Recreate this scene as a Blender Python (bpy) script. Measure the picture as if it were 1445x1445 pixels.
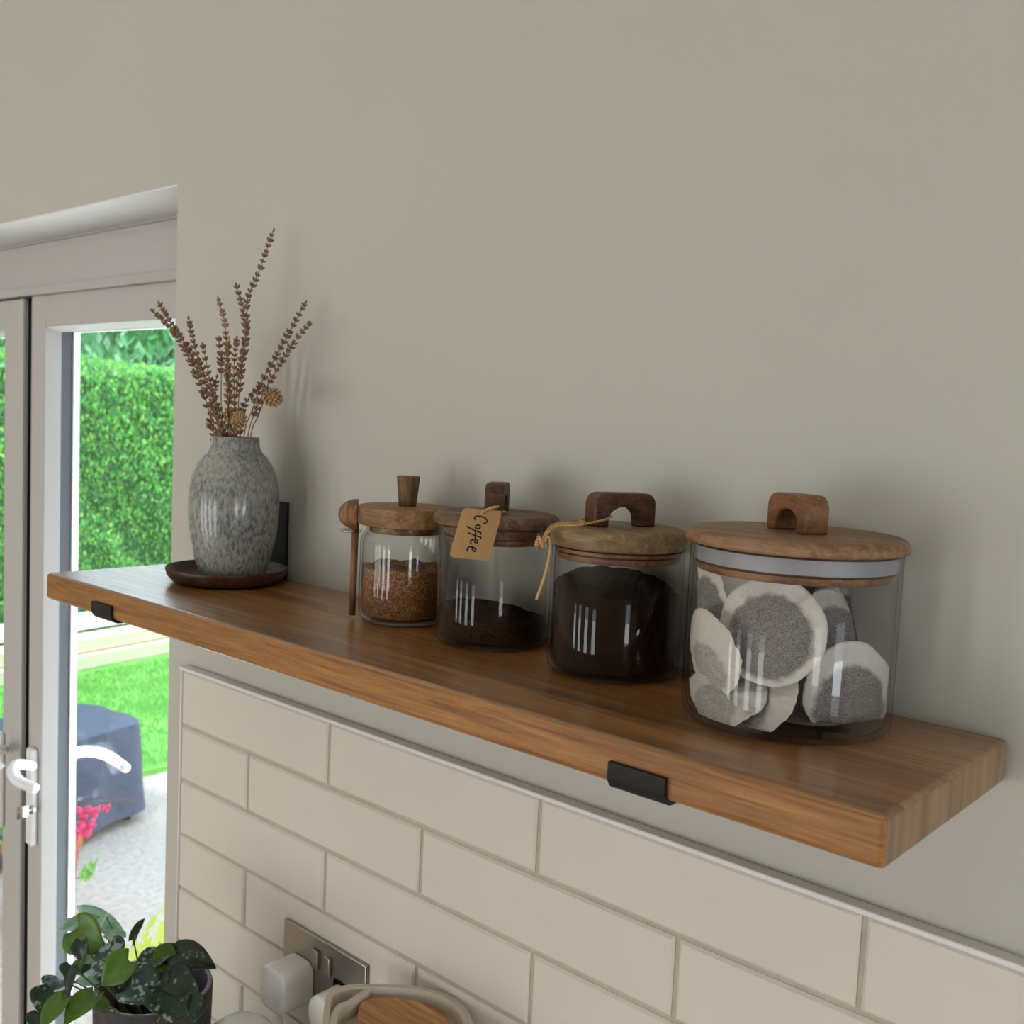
import bpy, bmesh, math, random
from mathutils import Vector, Matrix, noise
from math import sin, cos, pi, sqrt, radians, atan2

for o in list(bpy.data.objects): bpy.data.objects.remove(o)
sc = bpy.context.scene
COL = sc.collection
random.seed(7)

# ------------------------------------------------------------------ camera
CP = Vector((1.17915, -.71419, .18962)); YAW, PITCH, ROLL, FPX = .72364, .08491, .04678, 1453.27
FW = Vector((-sin(YAW)*cos(PITCH), cos(YAW)*cos(PITCH), -sin(PITCH)))
_rt = FW.cross(Vector((0, 0, 1))).normalized(); _up = _rt.cross(FW)
RT = _rt*cos(ROLL) + _up*sin(ROLL); UP = -_rt*sin(ROLL) + _up*cos(ROLL)
cam_data = bpy.data.cameras.new('camera'); cam = bpy.data.objects.new('camera', cam_data); COL.objects.link(cam)
M = Matrix((RT, UP, -FW)).transposed().to_4x4(); M.translation = CP
cam.matrix_world = M
cam_data.sensor_width = 36; cam_data.lens = FPX/1445*36; cam_data.clip_start = .02; cam_data.clip_end = 200
cam_data.dof.use_dof = True; cam_data.dof.focus_distance = .8; cam_data.dof.aperture_fstop = 15
sc.camera = cam

# ------------------------------------------------------------------ world, lights, exposure
world = bpy.data.worlds.new('world'); sc.world = world; world.use_nodes = True
wn = world.node_tree; bgn = wn.nodes['Background']
grad = wn.nodes.new('ShaderNodeTexCoord'); sepw = wn.nodes.new('ShaderNodeSeparateXYZ'); rampw = wn.nodes.new('ShaderNodeValToRGB')
wn.links.new(grad.outputs['Generated'], sepw.inputs[0]); wn.links.new(sepw.outputs['Z'], rampw.inputs[0])
rampw.color_ramp.elements[0].position = 0.0; rampw.color_ramp.elements[0].color = (.80, .88, .95, 1)
rampw.color_ramp.elements[1].position = .8; rampw.color_ramp.elements[1].color = (.62, .80, 1.0, 1)
wn.links.new(rampw.outputs[0], bgn.inputs[0]); bgn.inputs[1].default_value = 3.5

sun = bpy.data.lights.new('sun', 'SUN'); sun.energy = 3.6; sun.angle = radians(12); sun.color = (1, .96, .88)
so = bpy.data.objects.new('sun', sun); COL.objects.link(so)
so.rotation_euler = Vector((-.25, .55, -1.0)).to_track_quat('-Z', 'Y').to_euler()   # from above the roof towards the garden

def area(name, loc, direction, sx, sy, energy, color):
    l = bpy.data.lights.new(name, 'AREA'); l.shape = 'RECTANGLE'; l.size = sx; l.size_y = sy
    l.energy = energy; l.color = color
    o = bpy.data.objects.new(name, l); COL.objects.link(o); o.location = loc
    o.rotation_euler = Vector(direction).to_track_quat('-Z', 'Z').to_euler()
    return o
for _x in (-2.05, -1.15, -.15, .8): area('patio_daylight', (_x, -4.07, -.68), (0, 1, 0.0), .40, 1.45, 9.6, (1.0, .975, .935))       # garden doors in the wall behind the camera
area('window_daylight', (3.07, -1.55, -.15), (-1, 0, 0), .42, 1.25, 11, (1.0, .94, .92))       # window in the right wall
area('side_daylight', (3.07, -.50, -.22), (-1, 0, 0), .40, 1.3, 19, (.80, .90, 1.0))            # narrow window next to the shelf wall
area('door_bounce_fill', (-.60, .55, -.75), (.12, -1, .30), 1.2, 1.2, 34, (.86, .94, 1.0))     # added lamp outside the door, aimed up like patio bounce to brighten the soffit

sc.view_settings.view_transform = 'Standard'; sc.view_settings.look = 'None'
sc.view_settings.gamma = 1; sc.view_settings.use_curve_mapping = False
sc.view_settings.exposure = 0.08

# ------------------------------------------------------------------ helpers
def ray(u, v): return FW + RT*((u-722.5)/FPX) - UP*((v-722.5)/FPX)
def at(u, v, d): return CP + ray(u, v)*d                 # a point at depth d
def hit(u, v, axis, val):
    d = ray(u, v); return CP + d*((val-CP[axis])/d[axis])

def lin(c): return tuple(((x/255)/12.92 if x/255 <= .04045 else ((x/255+.055)/1.055)**2.4) for x in c)

def obj(name, bm, mat, parent=None, smooth=True, bevel=0, kind=None, autosmooth=None):
    me = bpy.data.meshes.new(name)
    if isinstance(bm, bmesh.types.BMesh):
        bmesh.ops.recalc_face_normals(bm, faces=bm.faces[:])
        bm.to_mesh(me); bm.free()
    else:
        me.from_pydata(*bm); me.update()
    o = bpy.data.objects.new(name, me); COL.objects.link(o)
    for m in (mat if isinstance(mat, (list, tuple)) else [mat]): me.materials.append(m)
    if smooth:
        for p in me.polygons: p.use_smooth = True
        if autosmooth:
            me.set_sharp_from_angle(angle=radians(autosmooth))
    if bevel:
        md = o.modifiers.new('bevel', 'BEVEL'); md.width = bevel; md.segments = 3; md.limit_method = 'ANGLE'; md.angle_limit = radians(40)
        if not smooth:
            for p in me.polygons: p.use_smooth = True
            me.set_sharp_from_angle(angle=radians(75))
    if parent: o.parent = parent
    if kind: o['kind'] = kind
    return o

def tag(o, label, cat, group=None, kind=None):
    o['label'] = label; o['category'] = cat
    if group: o['group'] = group
    if kind: o['kind'] = kind
    return o

def thing(name, loc, label, cat, group=None, rz=0):
    o = bpy.data.objects.new(name, None); COL.objects.link(o); o.location = loc; o.rotation_euler = (0, 0, rz)
    o.empty_display_size = .02
    return tag(o, label, cat, group)

def bx(bm, x0, x1, y0, y1, z0, z1):
    vs = [bm.verts.new((x, y, z)) for x in (x0, x1) for y in (y0, y1) for z in (z0, z1)]
    f = []
    for q in ((0, 1, 3, 2), (4, 6, 7, 5), (0, 4, 5, 1), (2, 3, 7, 6), (0, 2, 6, 4), (1, 5, 7, 3)):
        f.append(bm.faces.new([vs[i] for i in q]))
    return f
def box(*a):
    bm = bmesh.new(); bx(bm, *a); return bm

def lathe(prof, n=64, bm=None, c=(0, 0, 0), closed=False, jitter=None):
    """profile of (r,z); r==0 makes a pole"""
    bm = bm or bmesh.new(); rings = []
    for r, z in prof:
        if r < 1e-6: rings.append([bm.verts.new((c[0], c[1], c[2]+z))])
        else: rings.append([bm.verts.new((c[0]+r*cos(2*pi*i/n), c[1]+r*sin(2*pi*i/n), c[2]+z)) for i in range(n)])
    prs = list(zip(rings, rings[1:])) + ([(rings[-1], rings[0])] if closed else [])
    for a, b in prs:
        for i in range(n):
            j = (i+1) % n
            if len(a) == 1 and len(b) == 1: continue
            if len(a) == 1: bm.faces.new((a[0], b[j], b[i]))
            elif len(b) == 1: bm.faces.new((a[i], a[j], b[0]))
            else: bm.faces.new((a[i], a[j], b[j], b[i]))
    return bm

def smooth_path(pts, n=8):
    pts = [Vector(p) for p in pts]
    if len(pts) < 3: return [pts[0].lerp(pts[-1], i/n) for i in range(n+1)]
    out = []
    for i in range(len(pts)-1):
        p0 = pts[max(i-1, 0)]; p1 = pts[i]; p2 = pts[i+1]; p3 = pts[min(i+2, len(pts)-1)]
        for k in range(n):
            t = k/n
            out.append(.5*((2*p1)+(-p0+p2)*t+(2*p0-5*p1+4*p2-p3)*t*t+(-p0+3*p1-3*p2+p3)*t**3))
    out.append(pts[-1]); return out

def tube(bm, pts, r, n=8, r2=None, caps=True, flat=None):
    pts = [Vector(p) for p in pts]; rings = []; prev = None
    for i, p in enumerate(pts):
        t = (pts[min(i+1, len(pts)-1)]-pts[max(i-1, 0)]).normalized()
        if prev is None:
            a = t.cross(Vector((0, 0, 1)));  a = a if a.length > .1 else t.cross(Vector((1, 0, 0)))
            a.normalize()
        else:
            a = (prev - t*prev.dot(t)); a = a.normalized() if a.length > 1e-6 else prev
        prev = a; b = t.cross(a)
        f = i/max(1, len(pts)-1)
        rr = (r(f) if callable(r) else (r + (r2-r)*f if r2 is not None else r))
        rings.append([bm.verts.new(p + (a*cos(2*pi*k/n) + b*sin(2*pi*k/n))*rr) for k in range(n)])
    for A, B in zip(rings, rings[1:]):
        for k in range(n): bm.faces.new((A[k], A[(k+1) % n], B[(k+1) % n], B[k]))
    if caps:
        bm.faces.new(rings[0][::-1]); bm.faces.new(rings[-1])
    return bm

# ------------------------------------------------------------------ materials
def newmat(name):
    m = bpy.data.materials.new(name); m.use_nodes = True
    nt = m.node_tree; return m, nt, nt.nodes['Principled BSDF']
def N(nt, t, **kw):
    n = nt.nodes.new(t)
    for k, v in kw.items():
        if k.startswith('i_'): n.inputs[int(k[2:])].default_value = v
        else: setattr(n, k, v)
    return n
def ramp(nt, src, stops):
    r = nt.nodes.new('ShaderNodeValToRGB'); cr = r.color_ramp
    while len(cr.elements) < len(stops): cr.elements.new(.5)
    for e, (p, c) in zip(cr.elements, stops): e.position = p; e.color = (*c, 1)
    nt.links.new(src, r.inputs[0]); return r
def coords(nt, scale=(1, 1, 1), loc=(0, 0, 0), rot=(0, 0, 0)):
    tc = nt.nodes.new('ShaderNodeTexCoord'); mp = nt.nodes.new('ShaderNodeMapping')
    mp.inputs['Scale'].default_value = scale; mp.inputs['Location'].default_value = loc; mp.inputs['Rotation'].default_value = rot
    nt.links.new(tc.outputs['Object'], mp.inputs[0]); return mp.outputs[0]
def bump(nt, b, h, strength=.2, dist=.001):
    bn = nt.nodes.new('ShaderNodeBump'); bn.inputs['Strength'].default_value = strength; bn.inputs['Distance'].default_value = dist
    nt.links.new(h, bn.inputs['Height']); nt.links.new(bn.outputs[0], b.inputs['Normal']); return bn

def plain(name, c, rough=.5, spec=.5, metal=0, var=0, vscale=20, bmp=0, bscale=200, bdist=.0005, coat=0):
    m, nt, b = newmat(name); c = lin(c)
    b.inputs['Roughness'].default_value = rough; b.inputs['Metallic'].default_value = metal
    b.inputs['Specular IOR Level'].default_value = spec; b.inputs['Coat Weight'].default_value = coat
    co = coords(nt)
    nz = N(nt, 'ShaderNodeTexNoise'); nz.inputs['Scale'].default_value = vscale; nz.inputs['Detail'].default_value = 4
    nt.links.new(co, nz.inputs[0])
    r = ramp(nt, nz.outputs[0], [(.3, tuple(x*(1-var) for x in c)), (.7, tuple(min(1, x*(1+var)) for x in c))])
    nt.links.new(r.outputs[0], b.inputs['Base Color'])
    if bmp:
        n2 = N(nt, 'ShaderNodeTexNoise'); n2.inputs['Scale'].default_value = bscale; n2.inputs['Detail'].default_value = 3
        nt.links.new(co, n2.inputs[0]); bump(nt, b, n2.outputs[0], bmp, bdist)
    return m

def wood(name, dark, mid, light, axis=0, grain=(3, 60, 60), stave=0, rough=.45, loc=(0, 0, 0), bmp=.15, spec=.4, coat=0):
    """long grain along `axis`; staves of width `stave` across y"""
    m, nt, b = newmat(name); b.inputs['Specular IOR Level'].default_value = spec; b.inputs['Coat Weight'].default_value = coat; b.inputs['Coat Roughness'].default_value = .22
    co = coords(nt, loc=loc)
    vec = co
    if stave:
        sx = N(nt, 'ShaderNodeSeparateXYZ'); nt.links.new(co, sx.inputs[0])
        d = N(nt, 'ShaderNodeMath', operation='DIVIDE'); d.inputs[1].default_value = stave; nt.links.new(sx.outputs['Y'], d.inputs[0])
        fl = N(nt, 'ShaderNodeMath', operation='FLOOR'); nt.links.new(d.outputs[0], fl.inputs[0])
        wn_ = N(nt, 'ShaderNodeTexWhiteNoise', noise_dimensions='1D'); nt.links.new(fl.outputs[0], wn_.inputs['W'])
        sc_ = N(nt, 'ShaderNodeVectorMath', operation='SCALE'); sc_.inputs['Scale'].default_value = 3.0
        nt.links.new(wn_.outputs['Color'], sc_.inputs[0])
        ad = N(nt, 'ShaderNodeVectorMath', operation='ADD'); nt.links.new(co, ad.inputs[0]); nt.links.new(sc_.outputs[0], ad.inputs[1])
        vec = ad.outputs[0]
    g = [grain[1]]*3; g[axis] = grain[0]
    mp = N(nt, 'ShaderNodeMapping'); mp.inputs['Scale'].default_value = g; nt.links.new(vec, mp.inputs[0])
    n1 = N(nt, 'ShaderNodeTexNoise'); n1.inputs['Scale'].default_value = 1.0; n1.inputs['Detail'].default_value = 6; n1.inputs['Roughness'].default_value = .6; n1.inputs['Distortion'].default_value = .6
    nt.links.new(mp.outputs[0], n1.inputs[0])
    g2 = [x*5 for x in g]; g2[axis] = grain[0]*4
    mp2 = N(nt, 'ShaderNodeMapping'); mp2.inputs['Scale'].default_value = g2; nt.links.new(vec, mp2.inputs[0])
    n2 = N(nt, 'ShaderNodeTexNoise'); n2.inputs['Scale'].default_value = 1.0; n2.inputs['Detail'].default_value = 3
    nt.links.new(mp2.outputs[0], n2.inputs[0])
    a = N(nt, 'ShaderNodeMath', operation='MULTIPLY_ADD'); a.inputs[1].default_value = .35; nt.links.new(n2.outputs[0], a.inputs[0])
    m1 = N(nt, 'ShaderNodeMath', operation='MULTIPLY'); m1.inputs[1].default_value = .65; nt.links.new(n1.outputs[0], m1.inputs[0])
    nt.links.new(m1.outputs[0], a.inputs[2])
    cr = ramp(nt, a.outputs[0], [(.36, lin(dark)), (.5, lin(mid)), (.63, lin(light))])
    outc = cr.outputs[0]
    if stave:
        hv = N(nt, 'ShaderNodeHueSaturation'); mr = N(nt, 'ShaderNodeMapRange'); mr.inputs['To Min'].default_value = .84; mr.inputs['To Max'].default_value = 1.14
        nt.links.new(wn_.outputs['Value'], mr.inputs['Value']); nt.links.new(mr.outputs[0], hv.inputs['Value']); nt.links.new(outc, hv.inputs['Color']); outc = hv.outputs[0]
    nt.links.new(outc, b.inputs['Base Color'])
    rr = N(nt, 'ShaderNodeMapRange'); rr.inputs['To Min'].default_value = rough+.12; rr.inputs['To Max'].default_value = rough-.08
    nt.links.new(n2.outputs[0], rr.inputs['Value']); nt.links.new(rr.outputs[0], b.inputs['Roughness'])
    bump(nt, b, n2.outputs[0], bmp, .0004)
    return m

def glass_mat(name, tint=(.985, .985, .978), base=.022, edge=.55, rough=.0, power=4.0):
    """thin clear glass: transmits straight through and mirrors towards grazing angles"""
    m = bpy.data.materials.new(name); m.use_nodes = True; nt = m.node_tree; nt.nodes.clear()
    out = N(nt, 'ShaderNodeOutputMaterial'); mix = N(nt, 'ShaderNodeMixShader')
    tr = N(nt, 'ShaderNodeBsdfTransparent'); gl = N(nt, 'ShaderNodeBsdfGlossy'); gl.inputs['Roughness'].default_value = rough
    gl.inputs['Color'].default_value = (1, 1, 1, 1)
    lw = N(nt, 'ShaderNodeLayerWeight'); lw.inputs['Blend'].default_value = .5
    pw = N(nt, 'ShaderNodeMath', operation='POWER'); pw.inputs[1].default_value = power; nt.links.new(lw.outputs['Facing'], pw.inputs[0])
    ma = N(nt, 'ShaderNodeMath', operation='MULTIPLY_ADD'); ma.inputs[1].default_value = edge; ma.inputs[2].default_value = base
    nt.links.new(pw.outputs[0], ma.inputs[0]); nt.links.new(ma.outputs[0], mix.inputs[0])
    tc = ramp(nt, lw.outputs['Facing'], [(.0, tint), (.75, tuple(x*.93 for x in tint)), (1.0, tuple(x*.45 for x in tint))])
    nt.links.new(tc.outputs[0], tr.inputs['Color'])
    nt.links.new(tr.outputs[0], mix.inputs[1]); nt.links.new(gl.outputs[0], mix.inputs[2]); nt.links.new(mix.outputs[0], out.inputs[0])
    return m

WALL = plain('wall_paint', (190, 187, 177.5), .75, .25, var=.015, vscale=3, bmp=.12, bscale=240, bdist=.0006)
CEIL = plain('ceiling_paint', (235, 233, 228), .8, .2)
FLOOR = wood('floor_oak', (170, 146, 122), (196, 172, 148), (212, 190, 166), 0, (1.5, 14), .12)
UPVC = plain('white_upvc', (188, 184, 181), .35, .4, var=.01)
TRIMW = plain('white_trim', (226, 222, 220), .3, .4, var=.01)
GLOSSW = plain('white_gloss_paint', (222, 222, 220), .35, .4, var=.01)
RUBBER = plain('black_rubber', (8, 8, 10), .8, .1)
SPACER = plain('grey_spacer', (44, 50, 58), .45, .4)
BLACK = plain('black_powder_coated_steel', (13, 13, 14), .5, .3, var=.05, bmp=.1, bscale=1200)
JARGLASS = glass_mat('jar_glass')
PANE = glass_mat('pane_glass', (.97, .985, .98), .02, .5)
CHROME = plain('brushed_steel', (165, 160, 152), .34, .5, metal=1)
WHITEP = plain('white_plastic', (232, 231, 228), .25, .5)
SHELFW = wood('oak_shelf', (104, 68, 32), (146, 98, 50), (170, 119, 64), 0, (3.0, 42), .047, .33, loc=(.3, .2022, 0), spec=.9, coat=.45)
SHELFF = wood('oak_shelf_front', (118, 76, 34), (150, 100, 48), (172, 121, 64), 0, (7, 130), 0, .45, loc=(.1, .2, .3), spec=.4)
ENDG = None

def end_grain():
    m, nt, b = newmat('oak_end_grain'); co = coords(nt, loc=(0, .013, 0))
    mp = N(nt, 'ShaderNodeMapping'); mp.inputs['Scale'].default_value = (5, 70, 5); nt.links.new(co, mp.inputs[0])
    n1 = N(nt, 'ShaderNodeTexNoise'); n1.inputs['Scale'].default_value = 1; n1.inputs['Detail'].default_value = 4; nt.links.new(mp.outputs[0], n1.inputs[0])
    cr = ramp(nt, n1.outputs[0], [(.34, lin((130, 102, 76))), (.5, lin((146, 118, 90))), (.66, lin((160, 134, 104)))])
    nt.links.new(cr.outputs[0], b.inputs['Base Color']); b.inputs['Roughness'].default_value = .65
    n2 = N(nt, 'ShaderNodeTexNoise'); n2.inputs['Scale'].default_value = 1500; nt.links.new(co, n2.inputs[0]); bump(nt, b, n2.outputs[0], .3, .0004)
    return m
ENDG = end_grain()
LIDW1 = wood('acacia_lid_pale', (112, 80, 46), (144, 108, 66), (166, 130, 84), 0, (12, 120), 0, .5)
LIDW2 = wood('acacia_lid_dark', (72, 50, 34), (106, 80, 56), (138, 110, 80), 0, (10, 110), 0, .5, loc=(.2, .1, 0))
LIDW3 = wood('acacia_lid_olive', (96, 76, 50), (126, 102, 70), (150, 126, 90), 0, (10, 110), 0, .5, loc=(.5, .3, 0))
LIDW4 = wood('acacia_lid_warm', (104, 76, 54), (132, 99, 70), (154, 121, 88), 0, (9, 120), 0, .5, loc=(.7, .2, 0))
HANDW = wood('walnut_handle', (54, 32, 22), (82, 50, 34), (104, 68, 48), 0, (14, 140), 0, .42, loc=(.3, .7, 0))
HANDW4 = wood('cherry_handle', (96, 62, 38), (122, 82, 52), (144, 102, 68), 0, (14, 140), 0, .42, loc=(.3, .7, 0))
KNOBW = wood('oak_knob', (78, 56, 36), (108, 80, 54), (134, 104, 74), 2, (20, 260), 0, .6)
PLUGW = wood('acacia_plug', (84, 52, 32), (122, 80, 48), (148, 104, 68), 0, (10, 130), 0, .45)
SPOONW = wood('spoon_wood', (94, 62, 38), (126, 86, 54), (150, 108, 70), 2, (16, 190), 0, .5)
SAUCERW = wood('dark_saucer_wood', (44, 26, 18), (70, 42, 28), (92, 58, 40), 0, (12, 120), 0, .35)
SEAL = glass_mat('silicone_seal', (.72, .72, .74), .10, .5, .25)
def seal_solid():
    m, nt, b = newmat('milky_silicone'); b.inputs['Base Color'].default_value = (*lin((150, 148, 156)), 1); b.inputs['Roughness'].default_value = .4
    b.inputs['Subsurface Weight'].default_value = 0; return m
SEALS = seal_solid()

def speckle(name, cols, scale, rough, bmp=.8, bdist=.001):
    m, nt, b = newmat(name); co = coords(nt)
    v = N(nt, 'ShaderNodeTexVoronoi'); v.inputs['Scale'].default_value = scale; nt.links.new(co, v.inputs['Vector'])
    wnz = N(nt, 'ShaderNodeTexWhiteNoise', noise_dimensions='3D'); nt.links.new(v.outputs['Position'], wnz.inputs['Vector'])
    cr = ramp(nt, wnz.outputs['Value'], [(i/(len(cols)-1), lin(c)) for i, c in enumerate(cols)])
    nt.links.new(cr.outputs[0], b.inputs['Base Color']); b.inputs['Roughness'].default_value = rough; b.inputs['Specular IOR Level'].default_value = .5 if rough < .5 else .06
    bump(nt, b, v.outputs['Distance'], bmp, bdist); return m
SUGAR = speckle('demerara_sugar', [(84, 46, 20), (122, 76, 36), (150, 98, 50), (184, 136, 82)], 900, .35)
COFFEE = speckle('ground_coffee', [(20, 9, 4), (32, 15, 7), (44, 22, 10)], 1500, .9, .5, .0006)
COFFEE2 = speckle('instant_coffee', [(24, 12, 7), (44, 23, 13), (62, 34, 19)], 700, .8, .6, .0008)

def vase_glaze():
    m, nt, b = newmat('speckled_glaze'); co = coords(nt)
    mp = N(nt, 'ShaderNodeMapping'); mp.inputs['Scale'].default_value = (1, 1, .45); nt.links.new(co, mp.inputs[0])
    n1 = N(nt, 'ShaderNodeTexNoise'); n1.inputs['Scale'].default_value = 340; n1.inputs['Detail'].default_value = 5; n1.inputs['Roughness'].default_value = .65; nt.links.new(mp.outputs[0], n1.inputs[0])
    n2 = N(nt, 'ShaderNodeTexNoise'); n2.inputs['Scale'].default_value = 26; n2.inputs['Detail'].default_value = 3; nt.links.new(co, n2.inputs[0])
    a = N(nt, 'ShaderNodeMath', operation='MULTIPLY_ADD'); a.inputs[1].default_value = .28; nt.links.new(n2.outputs[0], a.inputs[0])
    s = N(nt, 'ShaderNodeMath', operation='MULTIPLY'); s.inputs[1].default_value = .75; nt.links.new(n1.outputs[0], s.inputs[0]); nt.links.new(s.outputs[0], a.inputs[2])
    cr = ramp(nt, a.outputs[0], [(.38, lin((86, 90, 93))), (.46, lin((116, 119, 118))), (.53, lin((142, 142, 135))), (.62, lin((160, 158, 147)))])
    nt.links.new(cr.outputs[0], b.inputs['Base Color']); b.inputs['Roughness'].default_value = .16; b.inputs['Specular IOR Level'].default_value = .5
    bump(nt, b, n2.outputs[0], .15, .001); return m
VASE = vase_glaze()
LAV = plain('dried_lavender', (136, 108, 90), .85, .1, var=.25, vscale=220)
LAVSTEM = plain('dried_stem', (140, 108, 78), .8, .1, var=.15, vscale=100)
LAVPALE = plain('dried_lavender_pale', (158, 134, 106), .85, .1, var=.2, vscale=220)
SEEDH = plain('straw_seed_head', (180, 152, 110), .85, .1, var=.2, vscale=300)
KRAFT = plain('kraft_card', (172, 136, 92), .8, .15, var=.05, vscale=900)
INK = plain('black_ink', (24, 20, 20), .5, .3)
TWINE = plain('jute_twine', (196, 158, 112), .9, .1, var=.2, vscale=900)

def tea_mat(name, settle, r0=.0292, dark=(96, 92, 90), lite=(158, 153, 148)):
    m, nt, b = newmat(name); tc = N(nt, 'ShaderNodeTexCoord'); sp = N(nt, 'ShaderNodeSeparateXYZ'); nt.links.new(tc.outputs['Object'], sp.inputs[0])
    mp = N(nt, 'ShaderNodeMapping'); mp.inputs['Location'].default_value = (0, settle, 0); mp.inputs['Scale'].default_value = (1, 1, 0); nt.links.new(tc.outputs['Object'], mp.inputs[0])
    ln = N(nt, 'ShaderNodeVectorMath', operation='LENGTH'); nt.links.new(mp.outputs[0], ln.inputs[0])
    n0 = N(nt, 'ShaderNodeTexNoise'); n0.inputs['Scale'].default_value = 110; nt.links.new(tc.outputs['Object'], n0.inputs[0])
    ad = N(nt, 'ShaderNodeMath', operation='MULTIPLY_ADD'); ad.inputs[1].default_value = .006; nt.links.new(n0.outputs[0], ad.inputs[0]); nt.links.new(ln.outputs['Value'], ad.inputs[2])
    mr = N(nt, 'ShaderNodeMapRange', interpolation_type='SMOOTHSTEP'); mr.inputs['From Min'].default_value = r0-.001; mr.inputs['From Max'].default_value = r0+.0036
    nt.links.new(ad.outputs[0], mr.inputs['Value'])
    n1 = N(nt, 'ShaderNodeTexNoise'); n1.inputs['Scale'].default_value = 1400; n1.inputs['Detail'].default_value = 3; nt.links.new(tc.outputs['Object'], n1.inputs[0])
    tea = ramp(nt, n1.outputs[0], [(.35, lin(dark)), (.65, lin(lite))])
    pap = ramp(nt, n1.outputs[0], [(.3, lin((204, 198, 190))), (.7, lin((224, 219, 212)))])
    mx = N(nt, 'ShaderNodeMix', data_type='RGBA'); nt.links.new(mr.outputs[0], mx.inputs[0]); nt.links.new(tea.outputs[0], mx.inputs[6]); nt.links.new(pap.outputs[0], mx.inputs[7])
    nt.links.new(mx.outputs[2], b.inputs['Base Color']); b.inputs['Roughness'].default_value = .9; b.inputs['Specular IOR Level'].default_value = .1
    bump(nt, b, n1.outputs[0], .25, .0006); return m
TEA = tea_mat('tea_bag_paper', .004); TEA2 = tea_mat('tea_bag_paper_full', .010); TEA0 = tea_mat('tea_bag_paper_pale', .010, .020, (150, 146, 142), (196, 191, 185))

TILE = plain('ivory_glazed_tile', (215, 207, 196), .34, .35, var=.012, vscale=12, bmp=.04, bscale=60, bdist=.001)
GROUT = plain('grey_grout', (188, 177, 161), .85, .1, var=.08, vscale=60)

# ------------------------------------------------------------------ room structure
XE = -.048          # edge of the door opening
FZ, CZ = -1.43, 1.10
def struct(name, bm, mat, **k): return obj(name, bm, mat, kind='structure', smooth=False, **k)
bm = bmesh.new()
zo = .4745
# wall around the door opening (the inner room face lies on y=0)
bx(bm, XE, 3.0, 0, .30, FZ, CZ); bx(bm, -1.9, XE, 0, .105, zo, CZ); bx(bm, -1.9, XE, .105, .30, zo, CZ); bx(bm, -3.0, -1.9, 0, .30, FZ, CZ)
bmesh.ops.remove_doubles(bm, verts=bm.verts, dist=1e-6)
struct('wall_back', bm, WALL)
def wall_open(name, axis, pos, t, a0, a1, openings):
    bm = bmesh.new()
    def pc(s0, s1, z0, z1):
        if axis == 'x': bx(bm, pos, pos+t, s0, s1, z0, z1)
        else: bx(bm, s0, s1, pos, pos+t, z0, z1)
    cur = a0
    for s0, s1, z0, z1 in openings:
        pc(cur, s0, FZ, CZ); pc(s0, s1, FZ, z0) if z0 > FZ else None; pc(s0, s1, z1, CZ); cur = s1
    pc(cur, a1, FZ, CZ)
    struct(name, bm, WALL)
wall_open('wall_right', 'x', 3.0, .12, -4.0, 0.0, [(-1.80, -1.30, -.80, .50), (-.72, -.28, -.90, .45)])
wall_open('wall_front', 'y', -4.12, .12, -3.0, 3.0, [(_x-.24, _x+.24, FZ+.02, .44) for _x in (-2.05, -1.15, -.15, .8)])
wall_open('wall_left', 'x', -3.12, .12, -4.0, 0.0, [])
struct('floor', box(-3.12, 3.12, -4.12, .32, FZ-.1, FZ), FLOOR)
struct('ceiling', box(-3.12, 3.12, -4.12, .3, CZ, CZ+.1), CEIL)
# glazing bars of the windows behind the camera
def window_frame(n, axis, pos, s0, s1, z0, z1, nb):
    bm = bmesh.new(); w = .04
    def pc(a, b, c, d):
        if axis == 'x': bx(bm, pos, pos+.04, a, b, c, d)
        else: bx(bm, a, b, pos, pos+.04, c, d)
    pc(s0, s1, z0, z0+w); pc(s0, s1, z1-w, z1)
    for i in range(nb+1):
        c = s0+w/2+(s1-s0-w)*i/nb; pc(c-w/2, c+w/2, z0+w, z1-w)
    struct('window_%d' % n, bm, UPVC)
window_frame(1, 'x', 3.0, -1.80, -1.30, -.80, .50, 1)
window_frame(2, 'x', 3.0, -.72, -.28, -.90, .45, 1)
for _k, _x in enumerate((-2.05, -1.15, -.15, .8)): window_frame(3+_k, 'y', -4.04, _x-.24, _x+.24, FZ+.02, .44, 1)

# white painted lining of the door opening
struct('trim_1', box(-1.9, XE, -.001, .106, zo-.0015, zo+.001), GLOSSW)
# outer door frame head: cove, fascia, lower lip
DX0 = -1.55
bm = bmesh.new()
prof = [(.106, zo-.001), (.106, .4705), (.103, .4695), (.096, .4640), (.1025, .4575), (.104, .455), (.104, .3940), (.094, .3915), (.1015, .3795), (.16, .3795), (.16, zo-.001)]
ve = [[bm.verts.new((x, y, z)) for y, z in prof] for x in (DX0, XE)]
n = len(prof)
for i in range(n): bm.faces.new((ve[0][i], ve[0][(i+1) % n], ve[1][(i+1) % n], ve[1][i]))
bm.faces.new(ve[0][::-1]); bm.faces.new(ve[1])
struct('trim_2', bm, UPVC)
struct('trim_3', box(XE-.06, XE-.0005, .099, .17, -1.30, .379), UPVC)   # frame jamb hidden behind the wall edge

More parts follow.
